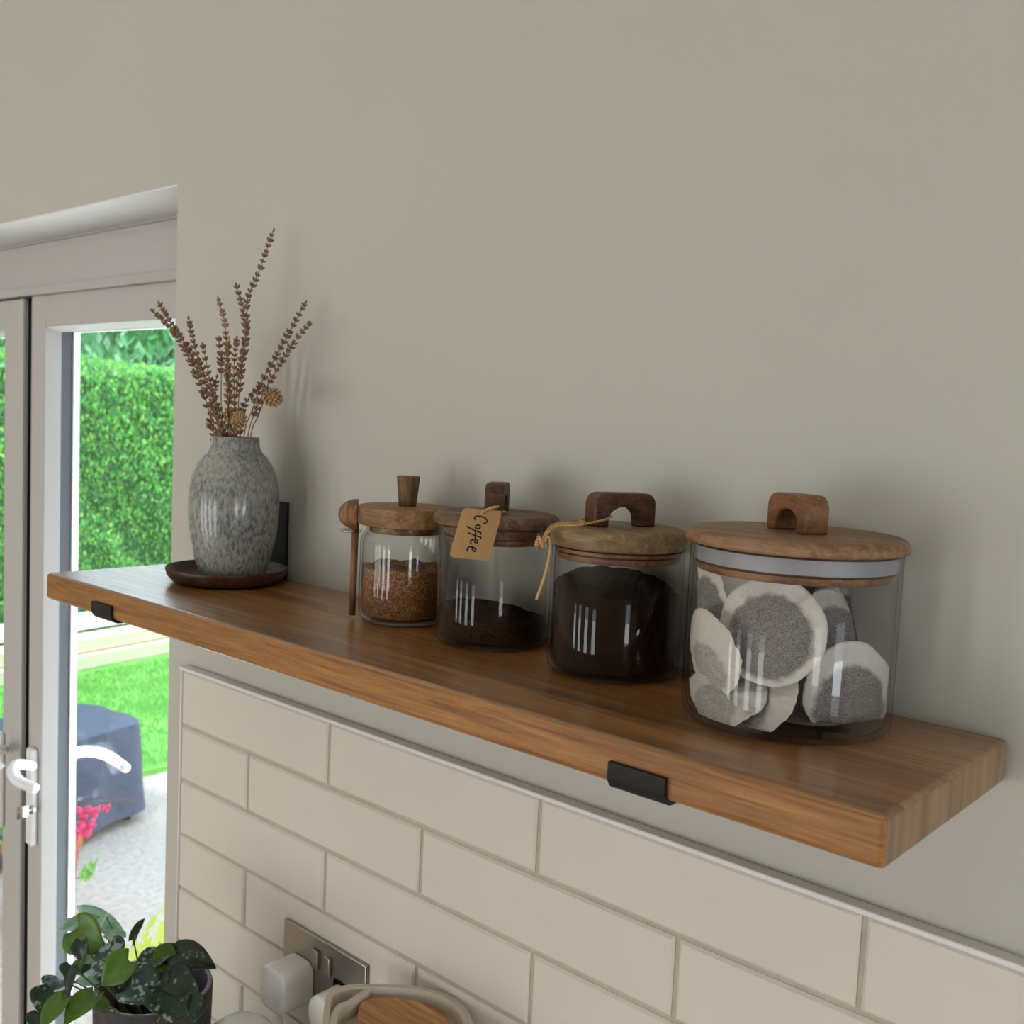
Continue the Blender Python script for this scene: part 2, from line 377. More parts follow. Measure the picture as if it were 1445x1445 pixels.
def sash(name, x0, x1, stile_l, stile_r, z0, z1, yf=.111, label=''):
    """a glazed door leaf; front face at yf. parts: frame, bead, spacer, outer bead, pane"""
    rt = thing(name, ((x0+x1)/2, yf, z0), label, 'door'); L = rt.location
    def rel(f): return f
    def ringbox(d, ya, yb, inner_extra=0):
        bm = bmesh.new(); l, r, b, t = d
        X0, X1 = x0-L.x, x1-L.x; Z1 = z1-z0
        bx(bm, X0, X0+l, ya, yb, 0, Z1); bx(bm, X1-r, X1, ya, yb, 0, Z1)
        bx(bm, X0+l, X1-r, ya, yb, 0, b); bx(bm, X0+l, X1-r, ya, yb, Z1-t, Z1); return bm
    l, r, b, t = stile_l, stile_r, .12, .0555
    X0, X1, Z1 = x0-L.x, x1-L.x, z1-z0
    def loft(in0, in1, ya, yb, mat, nm):
        # sloped reveal between two rectangles
        bm = bmesh.new(); qs = []
        for k, y in ((in0, ya), (in1, yb)):
            qs.append([bm.verts.new(p) for p in ((X0+l+k, y, b+k), (X1-r-k, y, b+k), (X1-r-k, y, Z1-t-k), (X0+l+k, y, Z1-t-k))])
        # thickness
        qs.append([bm.verts.new(p) for p in ((X0+l, yb, b), (X1-r, yb, b), (X1-r, yb, Z1-t), (X0+l, yb, Z1-t))])
        for A, B in ((qs[0], qs[1]), (qs[1], qs[2]), (qs[2], qs[0])):
            for i in range(4):
                j = (i+1) % 4; 
                try: bm.faces.new((A[i], A[j], B[j], B[i]))
                except ValueError: pass
        o = obj(nm, bm, mat, rt, smooth=False); return o
    fr = obj('frame', ringbox((l, r, b, t), 0, .058), UPVC, rt, smooth=False, bevel=.002)
    loft(0.0002, .008, .001, .026, UPVC, 'bead')
    obj('spacer_bar', ringbox((l+.006, r+.006, b+.006, t+.006), .0262, .048), SPACER, rt, smooth=False)
    obj('outer_bead', ringbox((l+.010, r+.010, b+.010, t+.006), .048, .060), GLOSSW, rt, smooth=False)
    obj('pane', box(X0+l+.004, X1-r-.004, .024, .0262, b+.004, Z1-t-.004), PANE, rt, smooth=False)
    return rt
ZB = -1.38
d1 = sash('door_1', -.731, XE-.062, .0555, .07, ZB, .3795)
d2 = sash('door_2', -1.43, -.7475, .07, .098, ZB, .3765)
for d in (d1, d2):
    d['kind'] = 'structure'
    for k in ('label', 'category'): del d[k]
# overlapping strip and rubber seal between the leaves
obj('astragal', box(.3412-.045, .3412, -.008, .0, .0, 1.7545), UPVC, d2, smooth=False, bevel=.002)
obj('rubber_seal', box(.3415, .3575, .001, .045, 0, 1.757), RUBBER, d2, smooth=False)
obj('latch_plate', box(.330, .3412, -.008, .004, 1.7548, 1.757), CHROME, d2, smooth=False)
struct('trim_4', box(-1.55, XE, .099, .17, FZ, -1.385), UPVC)          # sill
struct('trim_5', box(-1.55, -1.435, .099, .17, -1.385, .3795), UPVC)   # far frame jamb

# door handle on the right leaf (parts of door_1)
def on_leaf(u, v, y): return hit(u, v, 1, y)
def loc1(p): return Vector(p) - Vector(d1.location)
pa = on_leaf(45.5, 1052, .111); pb = on_leaf(45.5, 1188, .111)
bm = bmesh.new(); bx(bm, pa.x, pa.x+.028, .098, .111, pb.z, pa.z)
for v in bm.verts: v.co -= Vector(d1.location)
hp = obj('handle', bm, WHITEP, d1, smooth=False, bevel=.005)
k0 = on_leaf(46, 1081, .098); k1 = on_leaf(24, 1079, .058); k2 = on_leaf(18, 1090, .045); k3 = on_leaf(27, 1103, .050); k4 = on_leaf(50, 1113, .062)
path = smooth_path([k0, k1, k2, k3, k4], 8)
bm = bmesh.new(); tube(bm, path, lambda f: .0085 + .002*sin(pi*f), 14)
for v in bm.verts: v.co -= Vector(d1.location)
lv = obj('lever', bm, WHITEP, hp)
bm = bmesh.new(); tube(bm, [on_leaf(45, 1143, .098), on_leaf(45, 1143, .086)], .007, 16)
kk = on_leaf(45, 1143, .086); ke = on_leaf(24, 1148, .055)
tube(bm, [kk, kk.lerp(ke, .5)], .002, 8); bx(bm, ke.x-.001, ke.x+.001, ke.y, ke.y+.02, ke.z-.011, ke.z+.011)
for v in bm.verts: v.co -= Vector(d1.location)
obj('key', bm, CHROME, hp)
# outside lever of the same door
bm = bmesh.new()
q = [hit(100, 1066, 1, .175), hit(108, 1062, 1, .21), hit(125, 1060, 1, .235), hit(150, 1066, 1, .24), hit(178, 1084, 1, .235)]
tube(bm, smooth_path(q, 8), lambda f: .009+.002*sin(pi*f), 14)
for v in bm.verts: v.co -= Vector(d1.location)
obj('outside_lever', bm, WHITEP, hp)
# handle of the left leaf
bm = bmesh.new(); pc_ = on_leaf(4, 1032, .111); pd_ = on_leaf(4, 1165, .111)
bx(bm, pc_.x-.012, pc_.x+.012, .1, .111, pd_.z, pc_.z)
for v in bm.verts: v.co -= Vector(d2.location)
h2 = obj('handle', bm, WHITEP, d2, smooth=False, bevel=.005)
bm = bmesh.new(); tube(bm, smooth_path([on_leaf(6, 1058, .1), on_leaf(-8, 1058, .06), on_leaf(-12, 1068, .05), on_leaf(2, 1085, .06)], 8), .009, 12)
for v in bm.verts: v.co -= Vector(d2.location)
obj('lever', bm, WHITEP, h2)

# tiled splashback
TX0, TZ, TP, TH = .0, -.1408, .303, .0727
TY = -.010
def tiles():
    bm = bmesh.new(); g = .0042
    def tile(x0, x1, z0, z1):
        b_ = .0028
        o_ = [bm.verts.new(p) for p in ((x0, TY+.0022, z0), (x1, TY+.0022, z0), (x1, TY+.0022, z1), (x0, TY+.0022, z1))]
        i_ = [bm.verts.new(p) for p in ((x0+b_, TY, z0+b_), (x1-b_, TY, z0+b_), (x1-b_, TY, z1-b_), (x0+b_, TY, z1-b_))]
        k_ = [bm.verts.new(p) for p in ((x0, TY+.0065, z0), (x1, TY+.0065, z0), (x1, TY+.0065, z1), (x0, TY+.0065, z1))]
        bm.faces.new(i_)
        for A, B in ((o_, i_), (k_, o_)):
            for i in range(4):
                j = (i+1) % 4; bm.faces.new((A[i], A[j], B[j], B[i]))
    zt = TZ-.0056
    for r in range(8):
        z1 = zt - r*TH - (0 if r == 0 else g/2); z0 = zt-(r+1)*TH+g/2
        z1 = min(z1, zt)
        x = TX0+.002 - (TP/2 if r % 2 else 0)
        while x < 1.6:
            a, b_ = max(x, TX0+.002), x+TP-g
            if b_-a > .02: tile(a, b_, z0, z1)
            x += TP
    return bm
struct('trim_6', tiles(), TILE)
struct('trim_7', box(TX0, 1.7, TY+.0030, 0, -.70, TZ-.005), GROUT)
bm = bmesh.new()     # tile edging strip along the top and down the left edge
bx(bm, TX0-.0012, 1.7, TY-.0035, 0, TZ-.0045, TZ); bx(bm, TX0-.0012, TX0+.0015, TY-.001, 0, -.70, TZ-.0045)
struct('trim_8', bm, TRIMW, bevel=.0012)

# worktop below
WT = -.60
struct('trim_9', box(.06, 2.4, -.62, -.0005, WT-.04, WT), plain('pale_worktop', (236, 228, 220), .35, .4, var=.03, vscale=60))
t = thing('kitchen_cabinet', (1.2, -.31, FZ), 'white base cabinet carrying the worktop under the tiled wall', 'cabinet')
obj('body', box(-1.1, 1.15, -.27, .29, .0, WT-.0405-FZ), GLOSSW, t, smooth=False)

# ------------------------------------------------------------------ shelf
SX0, SX1, SD, ST = .0355, .991, .2022, .0292
def shelf():
    bm = bmesh.new(); fs = bx(bm, SX0, SX1, -SD, -.0004, -ST, 0)
    bm.normal_update(); return bm
sh = obj('wall_shelf', shelf(), [SHELFW, SHELFF, ENDG], smooth=False, bevel=.0042)
bmt = bmesh.new(); bmt.from_mesh(sh.data); bmesh.ops.recalc_face_normals(bmt, faces=bmt.faces[:])
for f in bmt.faces:
    nrm = f.normal
    if abs(nrm.x) > .9: f.material_index = 2
    elif nrm.y < -.9: f.material_index = 1
bmt.to_mesh(sh.data); bmt.free()
tag(sh, 'thick oak shelf board on the wall above the white tiles', 'shelf')

def bracket(lip0, lip1, up0, up1, zup, label):
    o = thing('shelf_bracket', ((lip0+lip1)/2, -.1, -ST), label, 'shelf bracket')
    cx = o.location
    # J-shaped strap: lip, rounded corner, strap under the shelf, upright on the wall
    def strap(xa, xb, pts, th):
        bm = bmesh.new(); n = len(pts); nor = []
        for i in range(n):
            a = Vector(pts[max(i-1, 0)]); c = Vector(pts[min(i+1, n-1)]); d = (c-a).normalized(); nor.append(Vector((-d.y, d.x)))
        rows = []
        for x in (xa, xb):
            rows.append([(bm.verts.new((x, p[0], p[1])), bm.verts.new((x, p[0]+q_.x*th, p[1]+q_.y*th))) for p, q_ in zip(pts, nor)])
        A, B = rows
        for i in range(n-1):
            bm.faces.new((A[i][0], A[i+1][0], B[i+1][0], B[i][0])); bm.faces.new((A[i][1], B[i][1], B[i+1][1], A[i+1][1]))
            bm.faces.new((A[i][0], A[i][1], A[i+1][1], A[i+1][0])); bm.faces.new((B[i][0], B[i+1][0], B[i+1][1], B[i][1]))
        for i in (0, n-1): bm.faces.new((A[i][0], B[i][0], B[i][1], A[i][1]))
        return bm
    yf = -SD-.0004; r = .006; th = .0032; zb = -ST-.0004
    pts = [(yf, -.0145)]
    for k in range(7):
        a = k/6*pi/2; pts.append((yf+r-r*cos(a), zb+r-r*sin(a)))
    pts.append((-.003, zb))
    bm = strap(lip0-cx.x, lip1-cx.x, [(p[0]-cx.y, p[1]-cx.z) for p in pts], -th)
    obj('strap', bm, BLACK, o, smooth=True, autosmooth=40)
    bm = box(up0-cx.x, up1-cx.x, -.0036-cx.y, -.0003-cx.y, -ST-.03-cx.z, zup-cx.z)
    obj('upright', bm, BLACK, o, smooth=False, bevel=.001)
    return o
bracket(.150, .1905, .166, .2075, .0882, 'black steel bracket hooked under the left end of the shelf, behind the vase')
bracket(.8184, .8600, .8195, .8612, .0806, 'black steel bracket hooked under the shelf in front of the tea bag jar')

# ------------------------------------------------------------------ vase on saucer
SC = Vector((.1915, -.0705, 0))
bm = lathe([(0, .0035), (.046, .0035), (.054, .0045), (.060, .009), (.0642, .0165), (.0655, .0172), (.0660, .0160), (.0640, .009), (.0585, .0028), (.052, .0003), (0, .0003)], 96)
o = obj('saucer', bm, SAUCERW, autosmooth=60); o.location = SC; tag(o, 'dark brown wooden saucer under the speckled vase', 'saucer')
VC = Vector((.2015, -.0700, .0046))
H_ = .1575
vp = [(0, 0), (.029, 0), (.0325, .0015), (.0352, .006), (.0408, .022), (.0455, .042), (.0482, .062), (.0490, .082), (.0482, .098), (.0455, .113), (.0400, .127), (.0335, .136), (.0285, .1415), (.0262, .146), (.0256, .151), (.0258, H_-.0015), (.0250, H_), (.0235, H_), (.0228, H_-.002), (.0230, .145), (.030, .134), (.042, .11), (.044, .07), (.035, .02), (0, .008)]
o = obj('vase', lathe(vp, 96), VASE, autosmooth=80); o.location = VC
tag(o, 'speckled grey blue ceramic vase holding dried lavender on the shelf', 'vase')

# ------------------------------------------------------------------ dried flowers
def bud(bm, p, d, s):
    """a small calyx: pointed spindle"""
    d = d.normalized(); a = d.cross(Vector((.3, .2, .9))).normalized(); b = d.cross(a); rings = []
    for f, r in ((0, .25), (.35, .95), (.7, .8), (1.0, .35)):
        rings.append([bm.verts.new(p + d*s*f + (a*cos(2*pi*k/5)+b*sin(2*pi*k/5))*r*s*.30) for k in range(5)])
    for A, B in zip(rings, rings[1:]):
        for k in range(5): bm.faces.new((A[k], A[(k+1) % 5], B[(k+1) % 5], B[k]))
    bm.faces.new(rings[0][::-1]); bm.faces.new(rings[-1])
def zp(u, v): return (200+u/2.676, 310+v/2.676)
VN = Vector((.2015, -.0700, .162))
def sprig(pts, ys, spike, label, mat=LAV, dens=1.0, group='dried lavender stems in the vase'):
    """pts in zoomed picture coordinates from the neck to the tip; ys: distance plane at each"""
    P = [hit(*zp(*p), 1, y) for p, y in zip(pts, ys)]
    root = Vector((VN.x + max(-.017, min(.017, (P[0].x-VN.x)*.6)), max(-.082, min(-.058, P[0].y)), .02))
    P = [root+Vector((0, 0, .06))] + P
    path = smooth_path(P, 10)
    t = thing('dried_lavender', root + Vector((0, 0, .06)), label, 'dried flower', group); L = Vector(t.location)
    loc = [p-L for p in path]
    obj('stem', tube(bmesh.new(), loc, .0007, 6, .0005), LAVSTEM, t)
    bm = bmesh.new(); ln = [0]
    for a, b in zip(loc, loc[1:]): ln.append(ln[-1]+(b-a).length)
    tot = ln[-1]; s0 = tot*(1-spike); s = s0
    def pos(s):
        for i in range(len(ln)-1):
            if ln[i+1] >= s:
                f = (s-ln[i])/max(1e-9, ln[i+1]-ln[i]); return loc[i].lerp(loc[i+1], f), (loc[i+1]-loc[i]).normalized()
        return loc[-1], (loc[-1]-loc[-2]).normalized()
    gap = 0
    while s < tot:
        p, d = pos(s); f = (s-s0)/(tot-s0)
        size = (.0068-.0024*f)*random.uniform(.85, 1.15)
        nb = random.choice((3, 4, 5)); ph = random.random()*6
        a = d.cross(Vector((.4, .3, .8))).normalized(); b = d.cross(a)
        for k in range(nb):
            an = ph+2*pi*k/nb; o_ = a*cos(an)+b*sin(an)
            bud(bm, p+o_*.0006, d*random.uniform(.8, 1.4)+o_*random.uniform(.6, 1.0), size)
        s += (.0072-.0016*f)*random.uniform(.75, 1.5)/dens
    bud(bm, loc[-1], loc[-1]-loc[-2], .005)
    obj('flower_spike', bm, mat, t)
    return t
Y = -.070
sprig([(372, 822), (365, 700), (378, 560), (397, 420), (400, 300), (440, 200), (495, 48)], [Y, Y+.004, Y+.01, Y+.015, Y+.02, Y+.03, Y+.042], .58, 'tallest dried lavender stem, its tip leaning right towards the wall')
sprig([(358, 822), (350, 720), (372, 560), (392, 420), (378, 330), (358, 252)], [Y, Y, Y-.006, Y-.004, Y, Y], .40, 'dried lavender stem just left of the tallest one')
sprig([(332, 822), (325, 700), (322, 540), (315, 400), (290, 305)], [Y, Y-.003, Y-.006, Y-.008, Y-.01], .58, 'pale dried lavender stem standing upright in the middle of the bunch', LAVPALE)
sprig([(303, 822), (285, 740), (250, 620), (205, 500), (178, 380)], [Y, Y-.004, Y-.01, Y-.012, Y-.015], .66, 'dried lavender stem leaning left, third from the left edge of the bunch')
sprig([(282, 822), (240, 680), (200, 570), (150, 470), (100, 400), (42, 345)], [Y, Y-.008, Y-.014, Y-.02, Y-.024, Y-.028], .55, 'leftmost dried lavender stem, bent outwards over the door')
sprig([(292, 822), (275, 730), (235, 610), (185, 500), (125, 410), (68, 318)], [Y, Y-.004, Y-.01, Y-.014, Y-.02, Y-.022], .72, 'dried lavender stem leaning left just above the leftmost one')
sprig([(385, 822), (420, 710), (455, 610), (505, 520), (560, 420), (615, 320)], [Y, Y+.008, Y+.016, Y+.025, Y+.034, Y+.045], .50, 'rightmost of the tall dried lavender stems, tip almost touching the wall')
sprig([(400, 822), (440, 700), (478, 620), (520, 550), (570, 470), (628, 398)], [Y, Y+.004, Y+.010, Y+.016, Y+.022, Y+.03], .52, 'dried lavender stem leaning right above the round seed head')
sprig([(370, 822), (372, 760), (392, 690), (440, 635)], [Y, Y+.004, Y+.008, Y+.012], .42, 'short dried lavender stem bent right at mid height')
sprig([(310, 822), (300, 690), (300, 560), (292, 455)], [Y, Y+.004, Y+.006, Y+.008], .20, 'thin dried lavender stem with a small tip behind the pale one')
sprig([(345, 822), (350, 690), (348, 560), (358, 455)], [Y, Y-.006, Y-.01, Y-.012], .62, 'thick dried lavender stem upright in front of the bunch centre')
sprig([(276, 822), (258, 780), (265, 700), (282, 600)], [Y, Y+.002, Y+.004, Y+.006], .62, 'short dried lavender stem low on the left side of the bunch')
sprig([(310, 822), (285, 700), (255, 590), (232, 480)], [Y, Y-.008, Y-.014, Y-.02], .70, 'dried lavender stem leaning left, fourth from the left edge of the bunch')
sprig([(325, 822), (330, 650), (325, 540), (330, 470)], [Y, Y-.004, Y-.006, Y-.008], .55, 'dried lavender stem crowded against the right of the pale one')
def seed_head(pts, ys, w, h, label):
    P = [hit(*zp(*p), 1, y) for p, y in zip(pts, ys)]
    root = Vector((VN.x+.006, -.066, .08)); path = smooth_path([root]+P, 8)
    t = thing('dried_seed_head', root, label, 'dried flower'); L = Vector(t.location); loc = [p-L for p in path]
    obj('stem', tube(bmesh.new(), loc, .0007, 6), LAVSTEM, t)
    c = loc[-1]; d = (loc[-1]-loc[-4]).normalized(); bm = bmesh.new(); a = d.cross(Vector((0, 0, 1))).normalized(); b = d.cross(a)
    lathe([(0, -h*.45), (w*.3, -h*.35), (w*.42, 0), (w*.3, h*.35), (0, h*.45)], 12, bm)
    for i in range(60):
        z = 1-2*(i+.5)/60; an = i*2.39996; r = sqrt(1-z*z); q_ = Vector((r*cos(an)*w*.42, r*sin(an)*w*.42, z*h*.42))
        bud(bm, q_*.95, Vector((q_.x/w, q_.y/w, q_.z/h+.5)), w*.36)
    Mx = Matrix((a, b, d)).transposed()
    for v in bm.verts: v.co = Mx @ v.co + c + d*h*.3
    obj('seed_head', bm, SEEDH, t)
seed_head([(410, 822), (440, 740), (468, 668), (482, 664)], [Y, Y+.006, Y+.006, Y+.005], .0165, .021, 'round straw coloured seed head on the right of the dried bunch')
seed_head([(352, 822), (358, 800), (364, 775)], [Y-.012, Y-.017, Y-.02], .0135, .021, 'straw coloured seed head low at the vase neck')

# ------------------------------------------------------------------ jars
def vdirs(c):
    v = Vector((CP.x-c[0], CP.y-c[1], 0)).normalized(); return v, Vector((-v.y, v.x, 0))   # towards camera, picture right
def glass_body(R, Ht, wall=.0022, rim_in=0):
    prof = [(0, .0002), (R-.008, .0002), (R-.003, .0012), (R-.0006, .004), (R, .008), (R, Ht-.0008), (R-.0006, Ht), (R-wall+.0004, Ht), (R-wall, Ht-.0008), (R-wall, .009), (R-wall-.002, .005), (R-.009, .0032), (0, .0030)]
    return lathe(prof, 96)
def disc_lid(R, z0, z1, round_top, round_bot=.0015):
    p = [(0, z0), (R-.002-round_bot, z0), (R-round_bot*.4, z0+round_bot*.5), (R, z0+round_bot*1.3)]
    zt = z1; rt_ = round_top
    for k in range(6):
        a = k/5*pi/2; p.append((R-rt_*1.2+rt_*1.2*cos(a), zt-rt_+rt_*sin(a)))
    p.append((0, zt)); return lathe(p, 96)
def arch(L_, Hh, T, ang, z0):
    """block handle with an arched opening, long axis turned by ang"""
    bm = bmesh.new(); rc = .0085; leg = .235*L_; w = L_-2*leg; oh = Hh*.60
    outer = [(-L_/2, 0)]
    for k in range(7): a = k/6*pi/2; outer.append((-L_/2+rc-rc*cos(a), Hh-rc+rc*sin(a)))
    for k in range(7): a = k/6*pi/2; outer.append((L_/2-rc+rc*sin(a), Hh-rc+rc*cos(a)))
    outer.append((L_/2, 0))
    inner = [(-w/2, 0)]
    ry = min(w/2, oh*.6)
    for k in range(13):
        a = pi-k/12*pi; inner.append((w/2*cos(a), oh-ry+ry*sin(a)))
    inner.append((w/2, 0))
    # map outer to inner by count
    def resample(P, n):
        d = [0]
        for a, b in zip(P, P[1:]): d.append(d[-1]+math.dist(a, b))
        out = []
        for i in range(n):
            s = d[-1]*i/(n-1)
            for k in range(len(P)-1):
                if d[k+1] >= s-1e-9:
                    f = (s-d[k])/max(1e-9, d[k+1]-d[k]); out.append((P[k][0]+(P[k+1][0]-P[k][0])*f, P[k][1]+(P[k+1][1]-P[k][1])*f)); break
        return out
    n = 33; O = resample(outer, n); I = resample(inner, n); rows = []
    for y in (-T/2, T/2):
        rows.append(([bm.verts.new((p[0], y, z0+p[1])) for p in O], [bm.verts.new((p[0], y, z0+p[1])) for p in I]))
    (O0, I0), (O1, I1) = rows
    for i in range(n-1):
        bm.faces.new((O0[i], O0[i+1], I0[i+1], I0[i])); bm.faces.new((O1[i], I1[i], I1[i+1], O1[i+1]))
        bm.faces.new((O0[i], O1[i], O1[i+1], O0[i+1])); bm.faces.new((I0[i], I0[i+1], I1[i+1], I1[i]))
    for i in (0, n-1): bm.faces.new((O0[i], I0[i], I1[i], O1[i]))
    bmesh.ops.rotate(bm, verts=bm.verts, cent=(0, 0, 0), matrix=Matrix.Rotation(ang, 3, 'Z'))
    return bm
def jar(name, c, R, Ht, lidR, lz0, lz1, rtop, lidm, plug, label, seal=None):
    t = thing(name, (c[0], c[1], .0004), label, 'jar')
    obj('glass_body', glass_body(R, Ht), JARGLASS, t, autosmooth=60)
    lid = obj('lid', disc_lid(lidR, lz0, lz1, rtop), lidm, t, autosmooth=50)
    pr, p0 = plug
    obj('lid_plug', lathe([(0, p0), (pr-.001, p0), (pr, p0+.001), (pr, p0+.0045), (pr-.003, p0+.0055), (pr-.003, lz0-.0003), (0, lz0-.0003)], 80), PLUGW, lid, autosmooth=50)
    s0, s1 = seal or (p0+.0065, lz0-.0015)
    obj('silicone_seal', lathe([(pr-.0028, s0), (R-.0026, s0), (R-.0023, (s0+s1)/2), (R-.0026, s1), (pr-.0028, s1)], 80, closed=True), SEALS if R > .06 else PLUGW, lid, autosmooth=50)
    return t, lid

def mound(R, fn, z0, name, mat, c, label, cat, mk=None):
    """granular filling: lathe-like body with a bumpy top"""
    bm = bmesh.new(); n = 96; nr = 22
    rb = [bm.verts.new((R*cos(2*pi*i/n), R*sin(2*pi*i/n), z0)) for i in range(n)]
    rb0 = [bm.verts.new(((R-.006)*cos(2*pi*i/n), (R-.006)*sin(2*pi*i/n), z0-.0045)) for i in range(n)]
    bm.faces.new(rb0[::-1])
    prev = rb
    for i in range(n): bm.faces.new((rb0[i], rb0[(i+1) % n], rb[(i+1) % n], rb[i]))
    for k in range(nr):
        r = R*(1-k/nr)
        ring = [bm.verts.new((r*cos(2*pi*i/n), r*sin(2*pi*i/n), fn(r*cos(2*pi*i/n), r*sin(2*pi*i/n)))) for i in range(n)]
        for i in range(n): bm.faces.new((prev[i], prev[(i+1) % n], ring[(i+1) % n], ring[i]))
        prev = ring
    bm.faces.new(prev)
    o = obj(name, bm, mat, autosmooth=70); o.location = (c[0], c[1], .0004)
    tag(o, label, cat, kind='stuff'); return o

# jar 4: tea bags
J4 = (.868, -.0745)
t4, lid4 = jar('glass_jar', J4, .0690, .1165, .0726, .1172, .1268, .0055, LIDW4, (.0648, .0995), 'largest clear glass jar full of round tea bags, nearest the right end of the shelf', (.106, .1155))
v, r = vdirs(J4); a = r*cos(radians(52)) + v*sin(radians(52))
obj('handle', arch(.042, .0255, .0185, atan2(a.y, a.x), .1266), HANDW4, lid4, bevel=.0018, autosmooth=35)
# jar 3: dark coffee
J3 = (.7125, -.0585)
t3, lid3 = jar('glass_jar', J3, .0518, .0975, .0532, .0982, .1140, .0062, LIDW3, (.0478, .0885), 'glass jar of dark ground coffee with twine knotted round its lid handle', (.0945, .0972))
v, r = vdirs(J3); a = -r*cos(radians(30)) + v*sin(radians(30))
obj('handle', arch(.054, .0265, .0175, atan2(a.y, a.x), .1138), HANDW, lid3, bevel=.0018, autosmooth=35)
# jar 2
J2 = (.5815, -.0578)
t2, lid2 = jar('glass_jar', J2, .0492, .1015, .0545, .1022, .1128, .0055, LIDW2, (.0455, .0880), 'glass jar a quarter full of coffee, under the tag reading Coffee', (.0985, .1012))
v, r = vdirs(J2); a = v*cos(radians(9)) - r*sin(radians(9))
obj('handle', arch(.040, .0262, .0160, atan2(a.y, a.x), .1126), HANDW, lid2, bevel=.0018, autosmooth=35)
# jar 1: sugar with spoon
J1 = (.4667, -.0565)
t1 = thing('glass_jar', (J1[0], J1[1], .0004), 'smallest glass jar, filled with brown sugar, with a spoon in its side ring', 'jar')
R = .0428
prof = [(0, .0002), (R-.009, .0002), (R-.003, .0015), (R-.0008, .005), (R, .010), (R, .0745), (R-.0006, .0785), (R-.003, .0825), (R-.0055, .0845), (R-.0058, .0885), (R-.0078, .0885), (R-.0078, .084), (R-.0050, .081), (R-.0028, .077), (R-.0022, .073), (R-.0022, .011), (R-.004, .006), (R-.010, .0035), (0, .0033)]
gb = obj('glass_body', lathe(prof, 96), JARGLASS, t1, autosmooth=60)
lid1 = obj('lid', disc_lid(.0452, .0902, .1080, .0010, .0010), LIDW1, t1, autosmooth=50)
obj('silicone_seal', lathe([(0, .0835), (.0342, .0835), (.0346, .0852), (.0342, .087), (.0342, .0898), (0, .0898)], 64), PLUGW, lid1, autosmooth=50)
obj('knob', lathe([(0, .1078), (.0078, .1078), (.0082, .1085), (.0110, .1355), (.0105, .1364), (0, .1366)], 40), KNOBW, lid1, autosmooth=50)
v, r = vdirs(J1); rc = -r*(R+.0088)
bm = bmesh.new(); pts = [rc + Vector((cos(a_)*.0088, sin(a_)*.0088, .0832)) for a_ in [2*pi*k/32 for k in range(33)]]
tube(bm, pts, .0016, 10, caps=False)
RG = glass_mat('ring_glass', (.85, .87, .86), .12, .7)
obj('spoon_ring', bm, RG, t1)
# spoon
sp_c = Vector((J1[0], J1[1], 0)) + rc
ts = thing('wooden_spoon', (sp_c.x, sp_c.y, .003), 'small wooden spoon standing in the glass ring of the sugar jar', 'spoon')
bm = bmesh.new(); rr_ = r
tube(bm, [rr_*.0036+Vector((0, 0, .0005)), rr_*.0036+Vector((0, 0, .045)), rr_*.0038+Vector((0, 0, .088))], .0031, 12, .0035)
obj('handle', bm, SPOONW, ts)
bm = bmesh.new(); nu, nv = 28, 12; grid = []
cz = .0960; Rw, Rh, Rd = .0118, .0145, .0182      # open side faces picture right
fx = .0056
def sp(th, ph, k):   # th 0..pi/2 from pole(left), ph around
    return -rr_*(Rd*k*cos(th)) + rr_*fx + v*(Rw*k*sin(th)*cos(ph)) + Vector((0, 0, cz+Rh*k*sin(th)*sin(ph)))
for k in (1, .86):
    rows = []
    for i in range(nv+1):
        th = pi/2*i/nv
        rows.append([bm.verts.new(sp(th, 2*pi*j/nu, k)) for j in range(nu)] if i else [bm.verts.new(sp(0, 0, k))])
    grid.append(rows)
for rows in grid:
    for i in range(nv):
        for j in range(nu):
            j2 = (j+1) % nu
            if i == 0: bm.faces.new((rows[0][0], rows[1][j], rows[1][j2]))
            else: bm.faces.new((rows[i][j], rows[i+1][j], rows[i+1][j2], rows[i][j2]))
for j in range(nu): bm.faces.new((grid[0][nv][j], grid[0][nv][(j+1) % nu], grid[1][nv][(j+1) % nu], grid[1][nv][j]))
obj('bowl', bm, SPOONW, ts, autosmooth=60)

def nz(x, y, s, seed): return noise.noise(Vector((x*s, y*s, seed)))
mound(R-.0030, lambda x, y: .0505+.003*nz(x, y, 60, 1)+.0028*abs(nz(x, y, 260, 5))-.03*x*.3, .008, 'brown_sugar', SUGAR, J1, 'heap of brown sugar crystals in the smallest jar', 'sugar')
v2, r2_ = vdirs(J2)
mound(.0492-.0030, lambda x, y: 0.0235+.007*max(0, 1-((Vector((x, y, 0)).dot(r2_)+.012)**2+(Vector((x, y, 0)).dot(v2)+.015)**2)/.0022)+.0022*nz(x, y, 90, 2)+.0015*nz(x, y, 300, 3)-.05*Vector((x, y, 0)).dot(r2_), .008, 'coffee_granules', COFFEE2, J2, 'low heap of dark coffee in the jar behind the paper tag', 'coffee')
v3, r3_ = vdirs(J3)
mound(.0518-.0030, lambda x, y: .0640+.0125*max(0, 1-((Vector((x, y, 0)).dot(r3_)+.004)**2+(Vector((x, y, 0)).dot(v3)+.03)**2)/.0030)+.0020*nz(x, y, 90, 8)+.0012*nz(x, y, 320, 3)-.03*Vector((x, y, 0)).dot(r3_), .008, 'ground_coffee', COFFEE, J3, 'dark ground coffee heaped high in the jar with knotted twine', 'coffee')

